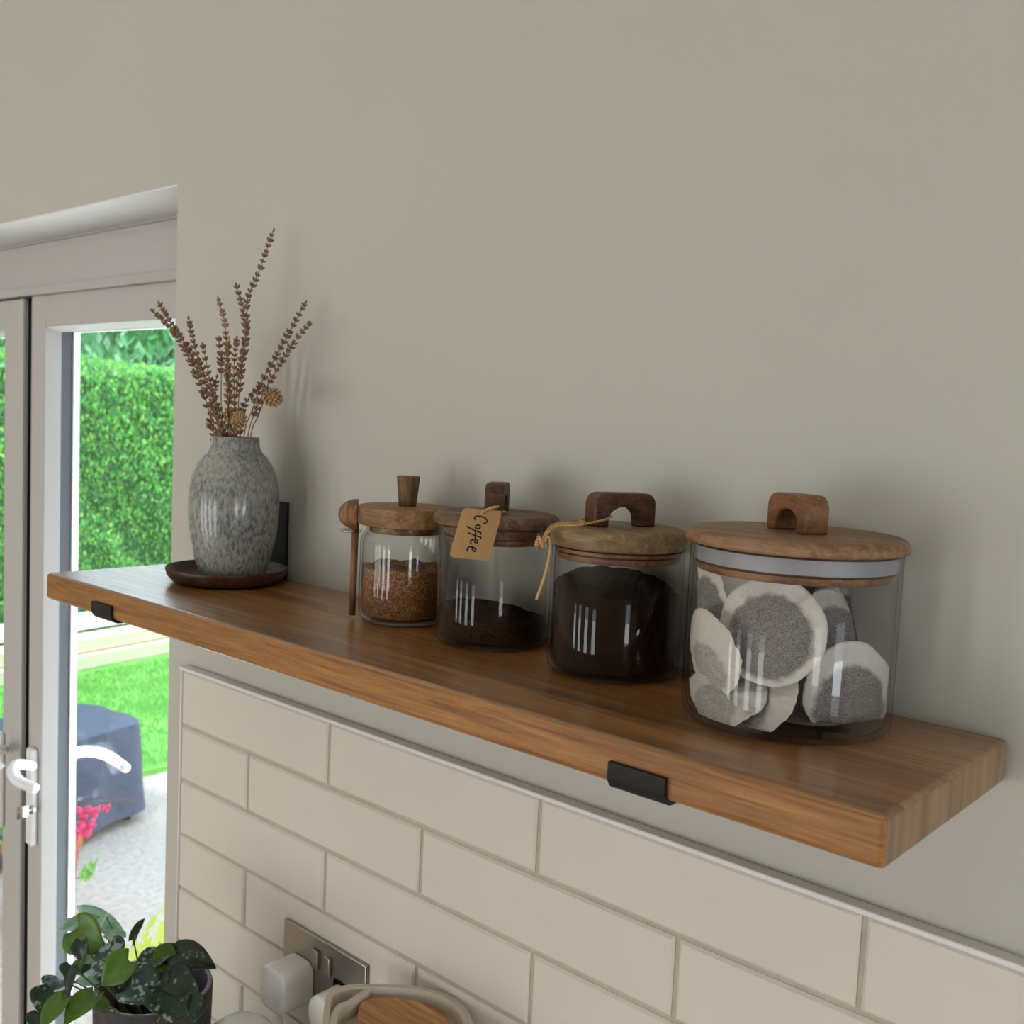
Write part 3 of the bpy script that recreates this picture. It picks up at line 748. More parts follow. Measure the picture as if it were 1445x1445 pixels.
# ------------------------------------------------------------------ tea bags in jar 4
def teabag(u, v_, depth, n_up, n_right, rad, label, mat=TEA, fold=0, spin=0, bend=0, squash=1.0, seed=0):
    """round pillow bag; centre on a ray at depth; normal = towards camera tilted up / right (degrees)"""
    c = at(u, v_, depth)
    V, Rr = vdirs(J4); a, b = radians(n_up), radians(n_right)
    nrm = (V*cos(b)+Rr*sin(b))*cos(a)+Vector((0, 0, 1))*sin(a)
    up = Vector((0, 0, 1))-nrm*nrm.z
    up = up.normalized() if up.length > .05 else -V
    rt = up.cross(nrm)
    bm = bmesh.new(); nr, nt_ = 16, 112; sides = []
    random.seed(seed)
    for s in (1, -1):
        rings = [[bm.verts.new((0, 0, s*.0034))]]
        for k in range(1, nr+1):
            q_ = k/nr; ring = []
            for i in range(nt_):
                an = 2*pi*i/nt_; rr = rad*q_*(1+.035*noise.noise(Vector((cos(an)*2, sin(an)*2, seed*3.1))) )
                h = .0034*(1-min(1, (q_/.82)**2))**.8 if q_ < .82 else 0
                h = h*(1+.35*noise.noise(Vector((cos(an)*q_*2.2, sin(an)*q_*2.2, seed+7))))
                wv = .0016*q_*q_*noise.noise(Vector((cos(an)*1.7, sin(an)*1.7, seed+2.0)))*2 + .0006*q_*sin(an*9+seed) + .0008*max(0, q_-.55)*sin(an*31+4*noise.noise(Vector((an, seed, 0)))) + .0006*noise.noise(Vector((cos(an)*q_*7, sin(an)*q_*7, seed+4.0)))
                ring.append(bm.verts.new((rr*cos(an), rr*sin(an)*squash, s*(h+.00022)+wv)))
            rings.append(ring)
        sides.append(rings)
        for i in range(nt_):
            j = (i+1) % nt_; bm.faces.new((rings[0][0], rings[1][i], rings[1][j]))
            for k in range(1, nr): bm.faces.new((rings[k][i], rings[k+1][i], rings[k+1][j], rings[k][j]))
    for i in range(nt_):
        j = (i+1) % nt_; bm.faces.new((sides[0][nr][i], sides[0][nr][j], sides[1][nr][j], sides[1][nr][i]))
    bmesh.ops.rotate(bm, verts=bm.verts, cent=(0, 0, 0), matrix=Matrix.Rotation(radians(spin), 3, 'Z'))
    for vt in bm.verts:
        x, y, z = vt.co
        if bend: z -= bend*x*x
        if fold:
            ang = fold*max(0, x+.002)/.035
            z += max(0, x)*sin(ang)*1.0; x = x if x < 0 else x*cos(ang)
        vt.co = (x, y, z)
    o = obj('tea_bag', bm, mat)
    Mx = Matrix((rt, up, nrm)).transposed().to_4x4()
    # keep inside the glass
    inner = .0655
    lim = 0
    for vt in o.data.vertices:
        w = Mx @ vt.co + c; d = Vector((w.x-J4[0], w.y-J4[1], 0))
        if d.length > inner:
            w2 = Vector((J4[0], J4[1], w.z)) + d*(inner/d.length); vt.co = Mx.inverted() @ (w2-c)
            w = Mx @ vt.co + c
        if w.z < .0062: w.z = .0062 + .0003*(lim % 2); vt.co = Mx.inverted() @ (w-c); lim += 1
    Mx.translation = c; o.matrix_world = Mx
    for pp in o.data.polygons: pp.use_smooth = True
    tag(o, label, 'tea bag', 'round tea bags in the largest jar'); return o
def z6(u, v_): return (940+u/3.611, 670+v_/3.611)
teabag(*z6(530, 795), .655, 8, -14, .0350, 'round tea bag facing forward in the upper middle of the largest jar', seed=1, bend=3)
teabag(*z6(940, 1108), .672, 4, 34, .0335, 'round tea bag pressed against the glass at lower right of the jar', TEA2, seed=2, bend=3, spin=20)
teabag(*z6(225, 690), .705, -6, -62, .0325, 'tea bag standing at the upper left of the jar, half hidden', seed=3)
teabag(*z6(215, 905), .678, -14, -52, .0300, 'pale puffed tea bag at the left side below the upper ones', TEA0, seed=4, spin=40, bend=4)
teabag(*z6(275, 1128), .672, 58, -28, .0310, 'tea bag lying almost flat at the lower left of the jar', TEA0, seed=5)
teabag(*z6(475, 1150), .668, 36, -58, .0305, 'tea bag leaning diagonally at the bottom centre front', TEA0, seed=6, spin=10, bend=3)
teabag(*z6(940, 735), .735, 26, 38, .0325, 'dark tea bag at the upper right behind the others', TEA2, seed=7, spin=70)
teabag(*z6(860, 800), .722, 20, 46, .0310, 'tea bag tucked between the front one and the one at upper right', TEA2, seed=8, spin=120)
teabag(*z6(690, 1290), .690, 76, 0, .0300, 'tea bag lying flat on the floor of the jar', seed=9)
teabag(*z6(360, 1215), .678, 44, -30, .0270, 'edge of a tea bag showing between the two at the lower left', seed=10, spin=50)
teabag(*z6(620, 1080), .712, 30, 20, .0320, 'tea bag in the shadow behind the diagonal one', TEA2, seed=11)

# ------------------------------------------------------------------ tag and twine
random.seed(11)
V2, R2 = vdirs(J2)
TD = .8425
cor = [(653, 716.5), (709, 721), (690, 792), (633.4, 786)]
C4 = [at(u, v_, TD) for u, v_ in cor]
cen = sum(C4, Vector())/4; _pl = Vector((J2[0], J2[1], 0))+V2*.0560; C4 = [CP+ray(*c_)*((_pl-CP).dot(V2)/ray(*c_).dot(V2)) for c_ in cor]; cen = sum(C4, Vector())/4; ex = (C4[1]-C4[0]).normalized(); ey = (C4[0]-C4[3]); ey = (ey-ex*ey.dot(ex)).normalized(); en = ex.cross(ey)
if en.dot(CP-cen) < 0: en = -en
tg = thing('paper_tag', cen, 'brown paper tag with the handwritten word Coffee tied over a jar lid', 'tag'); 
bm = bmesh.new(); ring = []
for i in range(4):
    p = C4[i]-cen; pr = C4[i-1]-cen; nx = C4[(i+1) % 4]-cen; rad = .0045
    a_ = p+(pr-p).normalized()*rad; b_ = p+(nx-p).normalized()*rad
    for k in range(6):
        t_ = k/5; ring.append(a_*(1-t_)**2+p*2*t_*(1-t_)+b_*t_*t_)
f0 = [bm.verts.new(p) for p in ring]; f1 = [bm.verts.new(p-en*.0005) for p in ring]
bm.faces.new(f0); bm.faces.new(f1[::-1])
for i in range(len(ring)): j = (i+1) % len(ring); bm.faces.new((f0[i], f0[j], f1[j], f1[i]))
obj('card', bm, KRAFT, tg, smooth=False)
def z7(u, v_): return (600+u/6.568, 700+v_/6.568)
strokes = [
    [(538, 256), (560, 250), (573, 232), (560, 208), (530, 193), (495, 186), (465, 190), (456, 206), (466, 222)],   # C
    [(492, 268), (508, 275), (508, 292), (490, 303), (470, 297), (466, 282), (478, 270), (492, 268)],               # o
    [(508, 356), (517, 346), (508, 336), (470, 324), (425, 302), (383, 280)],                                       # f
    [(508, 398), (517, 388), (508, 378), (470, 368), (430, 352), (396, 340)],                           # f
    [(470, 316), (464, 345), (462, 372), (468, 398)],                                                               # crossbar
    [(452, 412), (462, 430), (482, 432), (488, 418), (470, 405), (445, 402), (424, 412), (420, 430), (428, 446)],   # e
    [(432, 476), (440, 500), (458, 514), (468, 500), (456, 482), (430, 470), (404, 474), (390, 492), (392, 514)],   # e
]
bm = bmesh.new()
for s in strokes:
    pts = []
    for u, v_ in s:
        U, Vv = z7(u, v_); d = ray(U, Vv); tt = (cen-CP).dot(en)/d.dot(en); pts.append(CP+d*tt-cen+en*.00015)
    tube(bm, smooth_path(pts, 6), .00062, 6)
# flatten ink onto the card
for vt in bm.verts:
    h = vt.co.dot(en); vt.co -= en*(h-.0002)*.75
obj('lettering', bm, INK, tg)
def twist(bm, pts, r, n=14):
    """two-ply twine"""
    path = smooth_path(pts, n); prev = None; L0 = 0; A = [[], []]
    for i, p in enumerate(path):
        t = (path[min(i+1, len(path)-1)]-path[max(i-1, 0)]).normalized()
        if i: L0 += (p-path[i-1]).length
        a = t.cross(Vector((.2, .1, 1))).normalized() if prev is None else (prev-t*prev.dot(t)).normalized()
        prev = a; b = t.cross(a); ph = L0/.0035*2*pi*.5
        for k in (0, 1):
            A[k].append(p+(a*cos(ph+pi*k)+b*sin(ph+pi*k))*r*.5)
    for k in (0, 1): tube(bm, A[k], r*.62, 6)
def fuzz(bm, c, n, s):
    for i in range(n):
        d = Vector((random.uniform(-1, 1), random.uniform(-1, 1), random.uniform(-1, 1))).normalized()
        tube(bm, [c, c+d*s*.5+Vector((0, 0, .0003)), c+d*s], .00013, 4)
hz = .1128
bm = bmesh.new()
aj2 = atan2((V2*cos(radians(9))-R2*sin(radians(9))).y, (V2*cos(radians(9))-R2*sin(radians(9))).x)
hd = Vector((cos(aj2), sin(aj2), 0)); hc = Vector((J2[0], J2[1], 0))
legc = hc+hd*.0153; hn = Vector((-hd.y, hd.x, 0))      # near leg of the handle
q = [CP+ray(u_, v_)*((cen+V2*k_-CP).dot(V2)/ray(u_, v_).dot(V2)) for u_, v_, k_ in ((679.5, 725.5, -.0004), (681, 722.5, .0014), (687, 719, .0016), (695, 716, .0012), (703, 715.2, -.001))]
wr = [legc + hn*(-.0095 if hn.dot(R2) > 0 else .0095) + hd*.002, ]
sgn = 1 if hn.dot(R2) > 0 else -1
pts = q + [legc+hd*.012-hn*sgn*.004+Vector((0, 0, hz+.0035)), legc+hd*.0065+hn*sgn*.003+Vector((0, 0, hz+.0028)), legc+hn*sgn*.0105+hd*.002+Vector((0, 0, hz+.0022)), legc-hd*.0085+hn*sgn*.004+Vector((0, 0, hz+.003)), legc-hd*.0085-hn*sgn*.006+Vector((0, 0, hz+.003)), legc-hn*sgn*.0105+Vector((0, 0, hz+.003)), legc+hd*.011-hn*sgn*.006+Vector((0, 0, hz+.002)), cen*0+CP+ray(681, 724)*((cen-V2*.0012-CP).dot(V2)/ray(681, 724).dot(V2))]
twist(bm, [p-cen for p in pts], .0010)
obj('twine', bm, TWINE, tg)
# twine on jar 3
V3, R3 = vdirs(J3)
a3 = -R3*cos(radians(30))+V3*sin(radians(30)); hc3 = Vector((J3[0], J3[1], 0)); leg3 = hc3+a3*.0207; n3 = Vector((-a3.y, a3.x, 0)); s3 = 1 if n3.dot(V3) > 0 else -1
hz3 = .1140
def P3(a, n_, z): return leg3+a3*a+n3*s3*n_+Vector((0, 0, z))
edge = hc3-R3*.052+V3*.018
kn = at(764, 765, .775)
tw = thing('twine', kn, 'loose jute twine knotted at the lid edge of the dark coffee jar, one end dangling', 'string')
bm = bmesh.new()
top_edge = at(783, 745, .783)
loop = [kn, at(769, 757, .776), top_edge+Vector((0, 0, .0012)), at(800, 741.5, .782), at(822, 740, .778), P3(.0, .0105, hz3+.006), P3(-.0085, .008, hz3+.0085), P3(-.009, -.004, hz3+.008), P3(-.003, -.0108, hz3+.006), P3(.009, -.0105, hz3+.004), P3(.0105, .0, hz3+.003), at(790, 738.5, .797), at(776, 744, .79), at(768, 757, .779), kn]
twist(bm, [p-kn for p in loop], .0010)
obj('loop', bm, TWINE, tw)
bm = bmesh.new(); rnd = random.Random(3)
kp = [Vector((cos(i*1.9)*.0035, sin(i*1.3)*.003, cos(i*2.7+1)*.0035))*(.9+.2*rnd.random()) for i in range(11)]
twist(bm, kp, .0011, 8)
k2_ = at(756, 771, .775)-kn; twist(bm, [Vector((0, 0, 0)), k2_*.6, k2_], .0014, 8); fuzz(bm, k2_, 14, .0045); fuzz(bm, Vector((0, 0, .002)), 16, .005)
obj('knot', bm, TWINE, tw)
bm = bmesh.new(); tail = [kn, at(774, 758, .776), at(776, 775, .776), at(773, 795, .777), at(767, 818, .777), at(757, 846, .777)]
tube(bm, smooth_path([p-kn for p in tail], 8), .0009, 8, .0012)
obj('loose_end', bm, TWINE, tw)

# ------------------------------------------------------------------ socket, plugs, speaker, cup caddy
so0, so1, sz0, sz1 = .2385, .3850, -.4755, -.3915
ys = TY-.0003
ts = thing('wall_socket', ((so0+so1)/2, ys, (sz0+sz1)/2), 'brushed steel double wall socket on the white tiles', 'socket')
L = ts.location
obj('plate', box(so0-L.x, so1-L.x, -.0045, 0, sz0-L.z, sz1-L.z), CHROME, ts, smooth=False, bevel=.002)
bmi = box(so0-L.x+.03, so1-L.x-.03, -.0049, -.0044, sz0-L.z+.008, sz1-L.z-.03)
for xx in (-.0105, .0105):
    obj('switch', box(xx-.0055, xx+.0055, -.0085, -.0044, .006, .028), CHROME, ts, smooth=False, bevel=.0015)
bmi.free()
for xx in (-.036, .036):
    bm = bmesh.new(); bx(bm, xx-.016, xx+.016, -.0052, -.0044, -.028, .008); obj('outlet', bm, RUBBER, ts, smooth=False)
# square white plug
def rounded(bm, cx, cz, w, h, r, y0, y1, ky=1.0, n=6):
    rings = []
    for y, s in ((y0, 1.0), ((y0+y1)/2, ky), (y1+.004, ky), (y1+.001, ky*.96), (y1, ky*.86)):
        ring = []
        for qx, qz, a0 in ((1, 1, 0), (-1, 1, pi/2), (-1, -1, pi), (1, -1, 1.5*pi)):
            for k in range(n+1):
                a = a0+k/n*pi/2; ring.append(bm.verts.new((cx+s*(qx*(w/2-r)+r*cos(a)), y, cz+s*(qz*(h/2-r)+r*sin(a)))))
        rings.append(ring)
    m_ = len(rings[0])
    for A, B in zip(rings, rings[1:]):
        for i in range(m_): bm.faces.new((A[i], A[(i+1) % m_], B[(i+1) % m_], B[i]))
    bm.faces.new(rings[0]); bm.faces.new(rings[-1][::-1]); return bm
px, pz = .2745, -.4485
tp = thing('power_plug', (px, ys-.0054, pz), 'square white charger plug in the left outlet, its cable hanging below', 'plug')
obj('plug_body', rounded(bmesh.new(), 0, 0, .045, .049, .012, 0, -.040, 1.0), WHITEP, tp, autosmooth=50)
bm = bmesh.new(); c0 = Vector((.004, -.030, -.024))
cab = [c0, c0+Vector((.001, .0, -.012)), Vector((.010, -.028, -.050)), Vector((.006, -.050, -.0695)), Vector((-.010, -.09, -.0752))]
tube(bm, smooth_path(cab, 8), .0019, 10); obj('cable', bm, WHITEP, tp)
px2 = .3475
tp2 = thing('power_plug', (px2, ys-.0054, -.452), 'rounded white plug in the right outlet behind the beige caddy', 'plug')
obj('plug_body', rounded(bmesh.new(), 0, 0, .044, .046, .021, 0, -.030, .97), WHITEP, tp2, autosmooth=50)
# white domed speaker at the bottom edge
dc = hit(340, 1452, 2, -.452)
tsp = thing('smart_speaker', (dc.x, dc.y, WT), 'white domed speaker on the worktop below the charger plug', 'speaker')
hh = dc.z-WT+.011
obj('dome', lathe([(0, 0), (.036, 0), (.042, .006), (.044, hh*.45), (.041, hh*.75), (.033, hh*.92), (.018, hh*.99), (0, hh)], 64), WHITEP, tsp, autosmooth=60)
obj('base_ring', lathe([(.036, .0002), (.0435, .0002), (.0455, .004), (.0445, .010), (.042, .010)], 64, closed=True), plain('grey_fabric', (150, 150, 150), .8), tsp)

# beige caddy with bamboo lid
CZt = -.372
CREAM = plain('speckled_beige_stoneware', (206, 196, 180), .6, .3, var=.03, vscale=120)
BAMB = wood('bamboo_lid', (150, 104, 58), (186, 138, 84), (206, 160, 104), 0, (8, 90), .012, .5)
cc = hit(562, 1450, 2, CZt); 
tc_ = thing('storage_caddy', (cc.x, cc.y, WT), 'beige stoneware caddy with an oval bamboo lid and a side compartment on the worktop', 'caddy')
V5, R5 = vdirs(cc)
def cadpt(u, v_, z): p = hit(u, v_, 2, z); return Vector((p.x-cc.x, p.y-cc.y, z-WT))
outl = [(457, 1418), (462, 1402), (480, 1391), (510, 1388), (545, 1388), (590, 1391), (630, 1402), (655, 1418), (667, 1440), (670, 1470), (650, 1510), (600, 1545), (540, 1550), (490, 1530), (460, 1490), (454, 1450)]
def closed_smooth(P, n=6):
    m_ = len(P); out = []
    for i in range(m_):
        p0, p1, p2, p3 = P[i-1], P[i], P[(i+1) % m_], P[(i+2) % m_]
        for k in range(n):
            t = k/n; out.append(.5*((2*p1)+(-p0+p2)*t+(2*p0-5*p1+4*p2-p3)*t*t+(-p0+3*p1-3*p2+p3)*t**3))
    return out
O = closed_smooth([cadpt(u, v_, CZt) for u, v_ in outl])
zt = CZt-WT
def inset(P, d):
    c_ = sum(P, Vector())/len(P); out = []
    for p in P:
        q_ = p-c_; out.append(c_+q_*max(0, (q_.length-d)/q_.length))
    return out
def band(bm, rings):
    vr = [[bm.verts.new(p) for p in r_] for r_ in rings]; m_ = len(vr[0])
    for A, B in zip(vr, vr[1:]):
        for i in range(m_): bm.faces.new((A[i], A[(i+1) % m_], B[(i+1) % m_], B[i]))
    return vr
def atz(P, z): return [Vector((p.x, p.y, z)) for p in P]
bm = bmesh.new()
I1 = inset(O, .0075)
vr = band(bm, [atz(inset(O, .006), 0), atz(inset(O, .002), .004), atz(O, zt*.5), atz(O, zt-.001), atz(inset(O, .0008), zt), atz(inset(O, .0067), zt), atz(I1, zt-.001), atz(I1, zt-.016), ])
bm.faces.new(vr[0]); bm.faces.new(vr[-1][::-1])
body = obj('body', bm, CREAM, tc_, autosmooth=50)
# curved divider wall making the left compartment, with an inner ledge
dv = [cadpt(u, v_, CZt) for u, v_ in ((523, 1390), (512, 1400), (494, 1412), (478, 1420), (470, 1440), (468, 1470))]
bm = bmesh.new(); dpath = smooth_path(dv, 6); wl = []
for i, p in enumerate(dpath):
    t = (dpath[min(i+1, len(dpath)-1)]-dpath[max(i-1, 0)]).normalized(); nn = Vector((-t.y, t.x, 0))*.0035
    wl.append([bm.verts.new(Vector((p.x, p.y, z))+nn*s) for s, z in ((1, zt-.016), (1, zt-.0006), (-1, zt-.0006), (-1, zt-.016))])
for A, B in zip(wl, wl[1:]):
    for i in range(4): bm.faces.new((A[i], A[(i+1) % 4], B[(i+1) % 4], B[i]))
bm.faces.new(wl[0][::-1]); bm.faces.new(wl[-1])
obj('divider', bm, CREAM, tc_, bevel=.001, smooth=False)
ov = closed_smooth([cadpt(u, v_, CZt-.006) for u, v_ in ((508, 1418), (520, 1411), (550, 1409), (590, 1414), (622, 1426), (632, 1445), (625, 1480), (590, 1510), (545, 1510), (515, 1480), (505, 1445))])
bm = bmesh.new(); vr = band(bm, [atz(ov, zt-.0158), atz(ov, zt-.0055), atz(inset(ov, .0012), zt-.0045)]); bm.faces.new(vr[0]); bm.faces.new(vr[-1])
obj('bamboo_lid', bm, BAMB, tc_, autosmooth=40)

# ------------------------------------------------------------------ potted plant
PC = Vector((.222, -.168)); PR = .0605; PZ = -.418
POTM = plain('dark_ribbed_ceramic', (70, 62, 58), .6, .3, var=.25, vscale=90, bmp=.6, bscale=260, bdist=.002)
RIMM = plain('mauve_grey_glaze', (112, 106, 120), .3, .5)
SOIL = plain('potting_soil', (34, 26, 20), .95, .1, var=.3, vscale=200, bmp=.8, bscale=300, bdist=.003)
tpl = thing('potted_plant', (PC.x, PC.y, WT), 'trailing houseplant with silver spotted heart leaves in a dark pot on the worktop', 'plant')
hP = PZ-WT
obj('pot', lathe([(0, 0), (PR*.80, 0), (PR*.84, .003), (PR*.97, hP*.6), (PR, hP-.004), (PR-.001, hP-.0008)], 80), POTM, tpl, autosmooth=60)
obj('pot_lining', lathe([(PR-.001, hP-.0008), (PR-.003, hP), (PR-.0055, hP-.001), (PR-.0075, hP-.02), (PR-.01, hP-.04)], 80), RIMM, tpl, autosmooth=60)
obj('soil', lathe([(0, hP-.034), (PR-.011, hP-.036), (PR-.0105, hP-.045), (0, hP-.045)], 48), SOIL, tpl)
def leaf_mat(name, dark, mid, silver, amt, rough=.35):
    m, nt, b = newmat(name); co = coords(nt)
    n1 = N(nt, 'ShaderNodeTexVoronoi'); n1.inputs['Scale'].default_value = 210; nt.links.new(co, n1.inputs['Vector'])
    n2 = N(nt, 'ShaderNodeTexNoise'); n2.inputs['Scale'].default_value = 60; nt.links.new(co, n2.inputs[0])
    a = N(nt, 'ShaderNodeMath', operation='MULTIPLY_ADD'); a.inputs[1].default_value = .5; nt.links.new(n1.outputs['Distance'], a.inputs[0]); nt.links.new(n2.outputs[0], a.inputs[2])
    cr = ramp(nt, a.outputs[0], [(.30+amt, lin(silver)), (.36+amt, lin(mid)), (.70, lin(dark))])
    nt.links.new(cr.outputs[0], b.inputs['Base Color']); b.inputs['Roughness'].default_value = rough
    tl = N(nt, 'ShaderNodeBsdfTranslucent'); tl.inputs[0].default_value = (*lin((120, 170, 50)), 1)
    mx = N(nt, 'ShaderNodeMixShader'); mx.inputs[0].default_value = .25
    out = nt.nodes['Material Output']; nt.links.new(b.outputs[0], mx.inputs[1]); nt.links.new(tl.outputs[0], mx.inputs[2]); nt.links.new(mx.outputs[0], out.inputs[0])
    return m
LD = leaf_mat('dark_spotted_leaf', (26, 44, 34), (52, 76, 58), (150, 168, 156), .22)
LS = leaf_mat('silver_leaf', (70, 94, 88), (110, 136, 130), (176, 198, 194), .34)
LG = leaf_mat('green_leaf', (84, 122, 40), (112, 150, 54), (140, 172, 84), .0)
LP = leaf_mat('backlit_leaf', (168, 214, 186), (196, 230, 210), (222, 242, 232), .2)  # colours lightened to paint in daylight shining through the leaves from behind
def leaf(B, T, w, mat, face=(0, 0, 1), curl=.25, d=(1.1, 1.1), nm='leaf', cup=.35, parent=None):
    """heart leaf from base pixel B to tip pixel T at depths d"""
    P0 = at(*B, d[0]); P1 = at(*T, d[1]); ax = P1-P0; Ln = ax.length; ax.normalize()
    f = Vector(face); f = RT*f[0]+UP*f[1]-FW*f[2]; side = ax.cross(f).normalized(); nn = side.cross(ax).normalized()
    bm = bmesh.new(); nu_, nv_ = 14, 8; rows = []
    for i in range(nu_+1):
        t = i/nu_
        hw = w*.5*(sin(pi*min(1, (t*.92+.08))**.72)**.85)*(1.0 if t < 1 else 0)+(.0002)
        back = -.16*Ln if t == 0 else 0
        row = []
        for j in range(-nv_//2, nv_//2+1):
            s = j/(nv_/2)
            lob = -.20*Ln*(1-t)**3*abs(s)**1.2*(1.0)
            x = t*Ln+lob; y = hw*s; z = cup*hw*s*s*.8 - curl*Ln*(t-.3)**2*.9 + .02*Ln*sin(s*5+t*7)
            row.append(bm.verts.new(ax*x+side*y+nn*z))
        rows.append(row)
    for A, Bq in zip(rows, rows[1:]):
        for k in range(len(A)-1): bm.faces.new((A[k], A[k+1], Bq[k+1], Bq[k]))
    par = parent or tpl
    o = obj(nm, bm, mat, par); o.location = P0-Vector(par.location)
    md = o.modifiers.new('solid', 'SOLIDIFY'); md.thickness = .0005
    return P0
def zl(u, v_): return (u/4.25, 1240+v_/4.25)
LV = [  # base, tip, width, mat, face, curl, depths
    (zl(560, 262), zl(340, 292), .022, LP, (.1, .8, .5), .2, (1.17, 1.15)),
    (zl(480, 222), zl(750, 325), .030, LP, (0, .8, .4), .2, (1.22, 1.20)),
    (zl(455, 300), zl(600, 425), .042, LG, (-.3, .5, .8), .5, (1.13, 1.11)),
    (zl(490, 375), zl(480, 500), .020, LD, (-.2, .3, .9), .4, (1.10, 1.09)),
    (zl(640, 230), zl(590, 320), .008, LP, (-.9, .2, .4), .2, (1.2, 1.2)),
    (zl(650, 370), zl(755, 320), .020, LP, (.1, .6, .5), .2, (1.18, 1.19)),
    (zl(800, 365), zl(862, 238), .016, LD, (-.7, .1, .6), .1, (1.14, 1.14)),
    (zl(650, 395), zl(700, 500), .030, LS, (.1, .7, .6), .4, (1.13, 1.11)),
    (zl(720, 470), zl(515, 560), .036, LS, (0, .8, .6), .5, (1.10, 1.09)),
    (zl(560, 510), zl(620, 640), .030, LS, (0, .7, .7), .3, (1.11, 1.10)),
    (zl(770, 490), zl(600, 635), .032, LG, (-.3, .3, .9), .2, (1.06, 1.05)),
    (zl(840, 560), zl(700, 650), .022, LD, (.0, .8, .6), .4, (1.09, 1.08)),
    (zl(1060, 440), zl(930, 560), .036, LG, (-.2, .4, .9), .1, (1.13, 1.10)),
    (zl(960, 460), zl(800, 545), .028, LS, (-.1, .8, .5), .3, (1.12, 1.10)),
    (zl(1050, 450), zl(1270, 500), .032, LD, (.1, .7, .6), .5, (1.12, 1.10)),
    (zl(780, 640), zl(960, 690), .046, LS, (.2, .8, .5), .8, (1.06, 1.05)),
    (zl(1000, 620), zl(1170, 660), .040, LD, (.1, .7, .6), .5, (1.06, 1.04)),
    (zl(1060, 700), zl(1030, 860), .056, LD, (.1, .3, .9), .2, (1.00, .985)),
    (zl(960, 590), zl(1060, 690), .030, LD, (0, .7, .6), .4, (1.07, 1.05)),
    (zl(580, 600), zl(450, 600), .016, LP, (0, .8, .6), .3, (1.09, 1.09)),
    (zl(450, 540), zl(400, 720), .022, LD, (-.7, .3, .6), .2, (1.07, 1.06)),
    (zl(430, 520), zl(390, 590), .022, LD, (-.2, .5, .8), .3, (1.10, 1.09)),
    (zl(370, 610), zl(290, 670), .036, LD, (-.2, .6, .8), .3, (1.10, 1.08)),
    (zl(330, 680), zl(240, 810), .042, LD, (-.2, .3, .9), .2, (1.06, 1.04)),
    (zl(270, 680), zl(175, 735), .016, LP, (-.3, .7, .5), .2, (1.1, 1.1)),
    (zl(560, 700), zl(380, 870), .030, LG, (-.3, .6, .7), .2, (1.04, 1.01)),
    (zl(380, 720), zl(230, 900), .024, LG, (-.3, .6, .7), .2, (1.03, 1.01)),
    (zl(240, 810), zl(200, 900), .024, LD, (-.2, .4, .9), .2, (1.05, 1.04)),
    (zl(1180, 720), zl(1160, 860), .020, LD, (.5, .3, .8), .2, (1.0, .99)),
    (zl(500, 470), zl(560, 560), .030, LG, (-.2, .3, .8), .3, (1.12, 1.11)),
    (zl(640, 760), zl(540, 740), .014, LG, (-.1, .8, .5), .2, (1.05, 1.04)),
]
SB = Vector((PC.x, PC.y, PZ-.033))
STEMM = plain('green_stem', (96, 110, 62), .5, .3)
for i, (B_, T_, w, m_, fc, cu, dd) in enumerate(LV):
    k = .97; P0 = leaf(B_, T_, w, m_, fc, cu, (dd[0]*k, dd[1]*k))
    off = P0 - SB; st = SB+Vector((max(-.03, min(.03, off.x*.4)), max(-.03, min(.03, off.y*.4)), 0))
    mid = st.lerp(P0, .55)+Vector((0, 0, .022 if (P0.z < PZ+.01) else .004))
    bm = bmesh.new(); tube(bm, [p-Vector(tpl.location) for p in smooth_path([st, mid, P0], 6)], .0011, 6, .0008)
    obj('stem', bm, STEMM, tpl)

# ------------------------------------------------------------------ outside
GZ = -1.75
def grass_mat():
    m, nt, b = newmat('lawn_grass'); co = coords(nt)
    n1 = N(nt, 'ShaderNodeTexNoise'); n1.inputs['Scale'].default_value = 2.2; n1.inputs['Detail'].default_value = 8; n1.inputs['Roughness'].default_value = .7; nt.links.new(co, n1.inputs[0])
    cr = ramp(nt, n1.outputs[0], [(.3, lin((84, 150, 60))), (.5, lin((108, 176, 76))), (.7, lin((140, 196, 102)))])
    nt.links.new(cr.outputs[0], b.inputs['Base Color']); b.inputs['Roughness'].default_value = .9; b.inputs['Specular IOR Level'].default_value = .1
    return m
PAT = plain('pale_gravel', (188, 176, 164), .9, .2, var=.2, vscale=40, bmp=.6, bscale=60, bdist=.01)
struct('ground_patio', box(-4.05, .9, .31, 9, GZ-.1, GZ), PAT)
lawn_bm = bmesh.new(); rnd = random.Random(5)
struct('ground_lawn', box(-30, -3.72, .31-8, 26, GZ-.12, GZ+.03), grass_mat())
